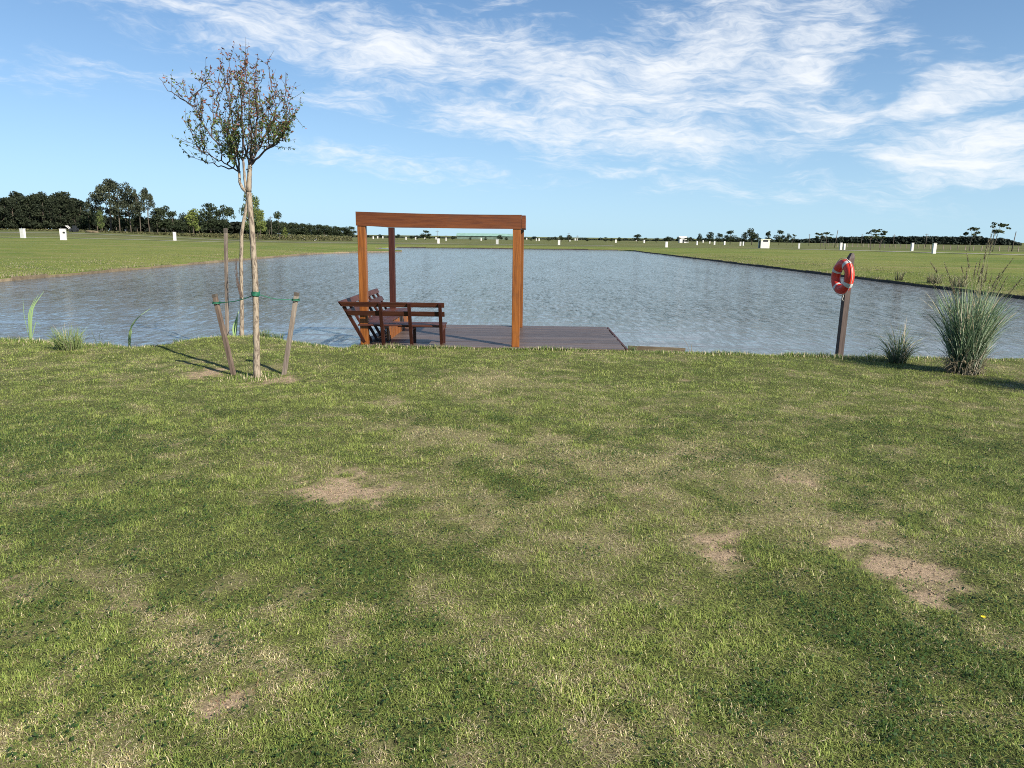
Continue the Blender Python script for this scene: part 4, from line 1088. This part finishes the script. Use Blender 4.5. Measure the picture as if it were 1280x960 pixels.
def spec(kind, nvar, nb, z0, z1, rx, br, ncards, size, c1, c2, trunk_r, tn=.5, mat='bark_far', zr=None):
    SPEC[kind] = []
    for v in range(nvar):
        rs = np.random.default_rng(hash(kind) % 1 + sum(map(ord, kind)) + v * 17); bl = rand_blobs(rs, nb, z0, z1, rx, br, tn, zr)
        zm = max(b[2] + b[5] for b in bl); bl = [(b[0], b[1], b[2] / zm if False else b[2] * (1 / zm), b[3], b[4], b[5]) for b in bl]
        SPEC[kind].append((trunk_mesh('trunk', .88, bl, trunk_r, v + 3, mat=mat), crown_mesh('crown', bl, ncards, size, c1, c2, v + 11)))
spec('pine', 5, 32, .12, .92, .20, .10, 1900, .026, (.013, .019, .012), (.040, .050, .026), .016, .75)
spec('gum', 4, 22, .36, .92, .25, .095, 2300, .020, (.024, .031, .019), (.075, .085, .048), .018, .2, 'bark_far')
spec('round', 4, 22, .30, .86, .34, .15, 1500, .034, (.016, .025, .013), (.052, .068, .032), .025, .4)
spec('bright', 2, 18, .28, .88, .28, .13, 1300, .034, (.09, .12, .03), (.19, .22, .06), .02, .5)
spec('mixed', 2, 22, .22, .9, .30, .12, 1600, .028, (.05, .075, .025), (.13, .16, .05), .02, .5)
spec('young', 4, 9, .55, .9, .26, .085, 420, .035, (.03, .042, .02), (.085, .10, .045), .012, .0, 'pole', .55)
TREE_COUNT = [0]
def far_tree(kind, px, top, D, wscale, label, group=None, name='tree', var=None, lean=0.0):
    x, y, z = put(px, D); base_py = None
    d = np.array([x, y, z]) - CAM; depth = d @ F; py = CY - FPX * (d @ UV) / depth
    h = (py - top) / FPX * depth * 1.0
    v = SPEC[kind][(TREE_COUNT[0] if var is None else var) % len(SPEC[kind])]; TREE_COUNT[0] += 1
    root = empty(name, (x, y, z - .05), random.uniform(0, 6.28)); tag(root, label, 'tree', group)
    root.scale = (h * wscale, h * wscale, h)
    if lean: root.rotation_euler = (0, lean, 0)
    for nm, me in zip(('trunk', 'crown'), v): np_obj(nm, me, root)
    return root
PINE = 'dark pine in the dense plantation across the field behind the left bank'
for row, (D, n, dt) in enumerate(((300, 17, 0), (309, 17, -1), (320, 16, -1))):
    for k in range(n):
        px = -48 + (k + .5 * (row % 2)) * 9.6 + random.uniform(-2, 2)
        if px > 108: continue
        tp = 246 + 2.5 * math.sin(px * .21) + random.uniform(-3.5, 3.0) + dt + (4 if px < 8 else 0) + (5 if px > 99 else 0)
        far_tree('pine', px, tp, D, random.uniform(.85, 1.15), PINE, 'plantation pines', 'pine_tree')
for (px, tp, wsc, lb) in ((122, 240, .8, 'tall thin gum tree rising from the plantation corner'), (139, 224.5, 1.05, 'tallest gum tree with a broad open crown above the pines'), (150, 230, .8, 'gum tree crowded against the tallest gum tree'),
                         (164, 229, .72, 'gum tree with a narrow dark crown behind the tallest gum tree'), (176, 240, .7, 'short gum tree between two taller gums'), (187, 236, .6, 'slender gum tree with a small round top at the end of the gum row')):
    far_tree('gum', px, tp, 285 + random.uniform(-6, 10), wsc, lb, None, 'gum_tree')
UND = 'dark bushy tree in the undergrowth below the gum trees'
for (px, tp, D, wsc) in ((112, 258, 300, .9), (128, 262, 278, .9), (146, 258, 300, 1.), (158, 264, 292, 1.), (172, 262, 300, 1.), (197, 260, 296, .9), (207, 257, 300, .9), (217, 264, 296, 1.), (228, 266, 298, 1.), (237, 268, 300, 1.), (249, 268, 300, 1.)):
    far_tree('round', px, tp, D, wsc, UND, 'undergrowth trees', 'bushy_tree')
far_tree('bright', 242, 261, 270, .9, 'yellow-green tree in front of the dark trees beyond the twine-tied sapling', None, 'leafy_tree')
far_tree('mixed', 126, 264, 262, .55, 'small grey-green tree at the foot of the gum trees', None, 'leafy_tree')
for (px, tp, wsc, lb) in ((264, 253.5, .85, 'large dark spreading tree behind the thin upright stake'), (283, 256, .75, 'dark tree merging with the large spreading one'), (276, 262, .7, 'lower dark tree filling between the two dark spreading trees')):
    far_tree('round', px, tp, 280, wsc, lb, None, 'spreading_tree')
far_tree('mixed', 312, 240, 232, .62, 'tall light-green tree directly behind the sapling trunks', None, 'leafy_tree')
far_tree('mixed', 322, 246, 238, .55, 'darker green tree beside the tall light-green one', None, 'leafy_tree')
far_tree('bright', 326, 262, 228, .55, 'low yellow-green tree at the foot of the tall light-green one', None, 'leafy_tree')
far_tree('round', 349, 264.5, 270, .62, 'dark round-headed tree with a bare pole beside it', None, 'spreading_tree')
far_tree('round', 337, 273, 300, .7, 'small dark tree left of the round-headed one', None, 'spreading_tree')
far_tree('bright', 356, 284, 262, .6, 'tiny pale green sapling at the foot of the round-headed tree', None, 'leafy_tree')
ROW = 'dark tree in the low wood tapering off behind the left bank'
for r_ in range(2):
    for k, px in enumerate(np.arange(330, 441, 7.5)):
        far_tree('round', px + 3.5 * r_ + random.uniform(-1.5, 1.5), np.interp(px, [330, 360, 400, 440], [277, 278.5, 281, 284.5]) + random.uniform(-1.2, 1.2), 415 + 14 * r_, 1.1, ROW, 'low wood trees', 'wood_tree')
for (px, tp, wsc, lb) in ((874, 291.5, .7, 'first and smallest dark tree of the clump beyond the right bank'), (888, 289.5, 1.0, 'dark tree of the clump beyond the right bank next to its smallest'), (899, 291, .9, 'mid dark tree of the clump beyond the right bank'),
                         (913, 288, 1.15, 'broad dark tree of the clump beyond the right bank'), (940, 285, 1.15, 'largest dark round tree standing beside the cream kiosk'), (931, 290, .8, 'lower dark tree tucked against the largest round one'), (960, 288.5, .6, 'narrow dark tree behind the cream kiosk'),
                         (974, 287.5, .95, 'open-crowned dark tree past the cream kiosk'), (984, 291.5, .7, 'small dark tree past the open-crowned one')):
    far_tree('round', px, tp, 330, wsc, lb, None, 'field_tree')
YNG = [(991, 292.5, 260, 1., 'tiny young tree just past the open-crowned dark tree', None), (1026, 291, 210, 1.2, 'young flat-topped tree of the touching pair before the leaning pole', 'pair by the leaning pole'),
       (1033, 290, 205, 1.3, 'young flat-topped tree of the touching pair before the leaning pole', 'pair by the leaning pole'), (1089, 287, 190, 1.3, 'young umbrella-shaped tree of the pair standing before the long skyline wood', 'pair before the wood'),
       (1101, 286.5, 195, 1.3, 'young umbrella-shaped tree of the pair standing before the long skyline wood', 'pair before the wood'), (1213, 284, 175, 1.1, 'young tree seen between the seed stalks of the tall grass clump', None)]
for (px, tp, D, wsc, lb, gp) in YNG: far_tree('young', px, tp, D, wsc, lb, gp, 'young_tree')
far_tree('young', 1242, 277.5, 150, 1.0, 'wind-bent young tree, tallest in the field beyond the tall grass clump', None, 'young_tree', lean=.16)
SML = 'tiny tree on the skyline beyond the far bank'
for (px, tp) in ((497, 293), (514, 295), (521, 294.5), (532, 288.5), (536, 294.5), (566, 295.5), (588, 297), (607, 297), (625, 294), (633, 297), (664, 298.5), (686, 297), (702, 294.5), (711, 294), (734, 298), (757, 297), (764, 298), (774, 297), (797, 293), (807, 297.5), (821, 297.5),
                 (835, 296), (849, 296.5), (858, 297.5), (865, 298)):
    far_tree('young' if random.random() < .3 else 'round', px, tp - .6, 400, 1.5, SML, 'skyline trees', 'skyline_tree')

# far scrub and woods that read as one mass
def scrub(name, label, pa, pb, D, tops, n, size, c1, c2, depth=20):
    px = rng.uniform(pa, pb, n); Dn = D + rng.uniform(0, depth, n)
    pos = np.array([aty(a, horizon(a), d) for a, d in zip(px, Dn)]); zb = far_T(pos[:, 0], pos[:, 1])
    tp = np.interp(px, [t[0] for t in tops], [t[1] for t in tops]) - (fbm(px * .16, px * 0, 3, 171) - .5) * tops[0][2]
    hmax = np.maximum((horizon(px) - tp) / FPX * Dn + EYE - zb, .4)
    z = zb + hmax * rng.random(n) ** .7
    P = np.stack([pos[:, 0], pos[:, 1], z], 1)
    a = rng.normal(size=(n, 3)); a /= np.linalg.norm(a, axis=1)[:, None]; b = np.cross(a, rng.normal(size=(n, 3))); b /= np.linalg.norm(b, axis=1)[:, None]
    s = size * rng.uniform(.5, 1.4, n)[:, None]
    V = np.stack([P - a * s, P + b * s * .7, P + a * s, P - b * s * .7], 1).reshape(-1, 3); k = np.arange(n)[:, None] * 4
    C = mixc3(np.tile(np.array(c1), (n, 1)), np.tile(np.array(c2), (n, 1)), rng.random(n))
    tag(np_obj(name, np_mesh(name, V, np.concatenate([k, k + 1, k + 2, k + 3], 1), MAT['far_leaf'], np.repeat(C, 4, 0))), label, 'woodland', kind='stuff')
scrub('far_wood', 'long dark wood on the skyline beyond the right bank', 985, 1276, 620, [(985, 300, 3.0), (1040, 297.5), (1140, 297), (1220, 297), (1255, 299.5), (1276, 305)], 26000, 1.1, (.014, .022, .018), (.032, .042, .03), 30)
scrub('far_scrub', 'low dark scrub along the skyline beyond the far bank', 436, 1000, 640, [(436, 295.5, 7.0), (600, 298), (760, 299.2), (1000, 299.2)], 34000, .85, (.020, .030, .022), (.05, .06, .04), 40)
scrub('wood_shade_fill', 'undergrowth coloured near-black for the shade inside the plantation and behind the gum trees', -70, 345, 322, [(-70, 262, 6), (100, 264), (120, 272), (345, 282)], 16000, .9, (.010, .013, .009), (.022, .027, .016), 12)  # very dark leaf colour stands in for the shade deep between the trunks
scrub('field_weeds', 'rough weeds in front of the plantation', -60, 440, 262, [(-60, 287.5, 1.2), (200, 290.6), (330, 293), (440, 295.8)], 11000, .30, (.045, .055, .02), (.12, .11, .05), 26)

# ------------------------------------------------------------------ field furniture: meter pillars, poles, fence, kiosk, sheds
PILLARS = [(28, 285.5, 297, 6.5), (45, 286, 290, 2.5), (78.5, 286, 299.5, 7.5), (107, 287, 291, 2), (140, 289, 292.5, 2), (157.5, 288.3, 293, 3), (199, 289.5, 293, 2.5), (218, 289, 299.5, 3.5), (234, 290, 293.5, 2),
           (262, 290.5, 294.5, 3), (287, 291, 294, 2), (306, 291, 295, 2), (334, 292.3, 295.3, 2), (338.5, 292.3, 295.5, 2), (350, 292.6, 295.6, 2.4), (358, 292.8, 295.6, 2), (363, 293, 296, 2.6), (379.7, 294, 298.3, 2), (385.5, 294.3, 296.5, 1.2),
           (394, 294, 299, 2.4), (407.5, 294.5, 296.5, 2), (466.5, 295.8, 299, 1.6), (472, 295.5, 298.3, 2), (478.5, 296.5, 299.2, 1.8), (507.5, 297, 300.5, 1.5), (519.5, 297, 300.3, 1.6), (531, 296.5, 299, 1.6), (545, 298, 301, 1.6),
           (548, 298, 304, 3), (557.5, 297, 301, 1.3), (601.5, 299.5, 303, 1.5), (621.5, 300, 306, 3), (658.5, 299, 301.3, 1.2), (670.5, 298.3, 301.5, 1.2), (674, 301, 304.2, 2), (699, 301, 307, 3), (712.5, 301, 304.2, 1.6), (719, 300, 302.5, 1.4),
           (721.5, 300, 302.6, 1.2), (770, 302, 305.8, 2), (795.5, 301, 303.4, 1.6), (805.5, 301.8, 305.6, 2), (833.5, 302, 309, 3.2), (850, 301, 304, 1.4), (860, 301, 304, 1.4), (871.5, 302, 306.8, 1.8), (879, 302, 305, 1.3), (887.5, 302, 305.6, 1.8),
           (893.5, 302.5, 307, 2), (906, 302, 306.5, 2), (926, 302.5, 307.5, 2.2), (929.5, 302, 306.8, 1.6), (999.5, 302, 308.5, 2.2), (1051.8, 304, 312.5, 2.8), (1056.2, 302.3, 309.8, 2.2), (1141, 303, 312.6, 3), (1168.8, 305, 317.8, 4)]
OWN = {28: 'wide white meter pillar nearest the end of the pine plantation field', 78.5: 'widest white meter pillar with a dark meter box, by the pale track', 218: 'white meter pillar standing alone by the dark field strip, in line with the twine-tied tree',
       1168.8: 'tall clean white pillar nearest the tall ornamental grass', 1141: 'white pillar in the field, between the lifebuoy and the tall clean pillar', 1051.8: 'white pillar of a close pair above the lifebuoy post, the larger one',
       1056.2: 'white pillar of a close pair above the lifebuoy post, the smaller one', 548: 'broad cream-white pillar on the far bank seen through the pergola beside a pole', 621.5: 'broad cream-white pillar on the far bank seen through the pergola near its right post',
       699: 'broad cream-white pillar on the far bank just past the pergola', 833.5: 'broad cream-white pillar by the corner of the far bank'}
for (px, t, b, wpx) in PILLARS:
    D = 1.5 * FPX / (b - t); x, y, z = put(px, D)
    # drop the pillar so that its top meets the sight line
    wd = np.clip(wpx / FPX * D * .9, .28, .74); hh = 1.5
    lb = OWN.get(px) or ('small white meter pillar in the fields ' + ('before the woods behind the left bank' if px < 420 else 'beyond the far bank' if px < 840 else 'beyond the right bank'))
    r_ = empty('meter_pillar', (x, y, z), random.uniform(-.3, .3)); tag(r_, lb, 'pillar', None if px in OWN else 'small pillars ' + ('left' if px < 420 else 'far' if px < 840 else 'right'))
    MB().box(-wd / 2, wd / 2, -.2, .2, -.1, hh - .06).build('body', MAT['white'], r_)
    MB().box(-wd / 2 - .03, wd / 2 + .03, -.23, .23, hh - .058, hh).build('cap', MAT['white'], r_)
    if wpx > 7: MB().box(wd * .02, wd * .40, -.24, -.203, hh - .62, hh - .38).build('meter_box', MAT['dark'], r_)
POLE = 'bare utility pole on the skyline beyond the right bank'
for (px, tp, D, lean) in ((546.5, 288, 330, 0), (711, 291, 380, 0), (721.5, 294, 380, 0), (557.5, 293.5, 380, 0), (1011.5, 292.5, 330, 0), (1077, 292.5, 330, 0), (1117, 293, 330, 0), (1157.5, 292, 330, 0), (1044, 287.5, 250, .1), (1266, 289.5, 200, .09), (339.5, 271, 280, 0)):
    x, y, z = put(px, D); h = (horizon(px) - tp) / FPX * D + EYE - z
    lb = POLE if 1000 < px and not lean else ('leaning dark pole among the young trees beyond the lifebuoy' if px == 1044 else 'leaning dark pole at the end of the skyline wood' if px == 1266 else 'thin grey pole beside the round-headed dark tree' if px < 400 else 'slim pole on the skyline beyond the far bank')
    r_ = empty('utility_pole', (x, y, z - .1)); tag(r_, lb, 'pole', 'skyline poles right' if lb == POLE else 'skyline poles far' if 'slim' in lb else None)
    MB().tube([(0, 0, 0), (lean * h, 0, h)], [.13, .09], 6).build('shaft', MAT['pole'], r_)
    if not lean: MB().box(-.7, .7, -.05, .05, h - .5, h - .38).build('crossarm', MAT['pole'], r_)
# wire fence far right
fpts = [put(px, D) for px, D in ((1030, 300), (1100, 270), (1180, 235), (1300, 190))]
fr_ = empty('wire_fence', fpts[0]); tag(fr_, 'wire fence on pale wooden posts across the field beyond the right bank', 'fence')
O = np.array(fpts[0]); prev = None
pm_ = MB().box(-.09, .09, -.09, .09, -.15, 1.35).mesh('post'); pm_.materials.append(MAT['stake'])
FX = np.array(fpts)
tt = np.linspace(0, 3, 34)
for t in tt:
    q = np.array([np.interp(t, range(4), FX[:, i]) for i in range(3)]); q[2] = far_T(q[0:1], q[1:2])[0]
    o = np_obj('post', pm_, fr_); o.location = tuple(q - O)
    if prev is not None:
        mb = MB()
        for zz_ in (.4, .8, 1.2): mb.tube([prev - O + [0, 0, zz_], q - O + [0, 0, zz_]], .012, 3, False)
        mb.build('wire', MAT['dark'], fr_)
    prev = q
# cream kiosk
x, y, z = put(955.3, 210); r_ = empty('kiosk', (x, y, z), .05); tag(r_, 'small cream block kiosk with a dark louvred opening beside the largest round tree', 'kiosk')
MB().box(-1.25, 1.25, -1, 1, -.1, 2.3).build('wall', MAT['cream'], r_); MB().box(-1.4, 1.4, -1.15, 1.15, 2.303, 2.45).build('roof_slab', MAT['cream'], r_)
lv = MB().box(-.65, .75, -1.03, -1.003, 1.75, 2.25).build('louvre', MAT['dark'], r_)
MB().box(-1.30, -1.255, -.6, .4, 0, 2.0).build('door', MAT['pole'], r_)
# long green-roofed shed far behind the far bank
x0, y0, z0 = put(571, 560); x1, _, _ = put(642, 560); r_ = empty('farm_shed', (x0, y0, z0)); tag(r_, 'long low farm shed with a pale green roof beyond the far bank', 'shed')
L_ = x1 - x0
MB().box(0, L_, 0, 14, -.2, 2.4).build('wall', MAT['shed_wall'], r_)
rf = MB(); rf.hexa([(-.5, -.6, 2.35), (L_ + .5, -.6, 2.35), (L_ + .5, 7, 4.2), (-.5, 7, 4.2), (-.5, -.6, 2.5), (L_ + .5, -.6, 2.5), (L_ + .5, 7, 4.35), (-.5, 7, 4.35)])
rf.hexa([(-.5, 7.003, 4.2), (L_ + .5, 7.003, 4.2), (L_ + .5, 14.6, 2.35), (-.5, 14.6, 2.35), (-.5, 7.003, 4.35), (L_ + .5, 7.003, 4.35), (L_ + .5, 14.6, 2.5), (-.5, 14.6, 2.5)])
rf.build('roof', MAT['green_roof'], r_)
# small white house
x, y, z = put(853.5, 420); r_ = empty('farmhouse', (x, y, z)); tag(r_, 'tiny white farmhouse on the skyline beyond the corner of the pond', 'house')
MB().box(-2, 2, -1.5, 1.5, -.2, 2.6).build('wall', MAT['white'], r_)
h_ = MB(); h_.poly([(-2.2, -1.7, 2.6), (2.2, -1.7, 2.6), (2.2, 0, 3.5), (-2.2, 0, 3.5)]); h_.poly([(-2.2, 0, 3.5), (2.2, 0, 3.5), (2.2, 1.7, 2.6), (-2.2, 1.7, 2.6)]); h_.poly([(-2.2, -1.7, 2.6), (-2.2, 0, 3.5), (-2.2, 1.7, 2.6)]); h_.poly([(2.2, -1.7, 2.6), (2.2, 1.7, 2.6), (2.2, 0, 3.5)])
h_.build('roof', MAT['white'], r_); MB().box(-.4, .4, -1.53, -1.503, 0, 1.9).build('door', MAT['dark'], r_)
# parked field tractor with a pale raised loader, and a heap of pale logs
x, y, z = put(92, 245); r_ = empty('tractor', (x, y, z)); tag(r_, 'small dark field tractor with a pale raised loader before the pine plantation', 'tractor')
MB().box(-1.0, 1.1, -.45, .45, .55, 1.15).build('body', MAT['dark'], r_, .05); MB().box(-.1, .95, -.5, .5, 1.153, 2.0).build('cab', MAT['dark'], r_, .08)
MB().bar((-1.0, -.5, .9), (-2.0, -.5, 1.9), .12, .22).bar((-1.0, .5, .9), (-2.0, .5, 1.9), .12, .22).box(-2.2, -1.95, -.6, .6, 1.75, 2.0).build('loader', MAT['white'], r_)
for (wx, wr) in ((-.75, .42), (.75, .65)):
    for s in (-1, 1): MB().tube([(wx, s * .5, wr), (wx, s * .85, wr)], wr, 14).build('wheel', MAT['dark'], r_)
logm = MB().tube([(-.9, 0, 0), (.9, .05, 0)], .16, 8).mesh('log'); logm.materials.append(MAT['pale_edge'])
for k in range(9):
    x, y, z = put(110 + (k % 5) * 2.4 + (k // 5) * 1.2, 240); o = np_obj('log', logm); o.location = (x, y + random.uniform(-.3, .3), z + .15 + .30 * (k // 5)); o.rotation_euler = (0, 0, random.uniform(-.3, .3))
    tag(o, 'pale cut log in the heap beside the dark tractor', 'log', 'log heap')
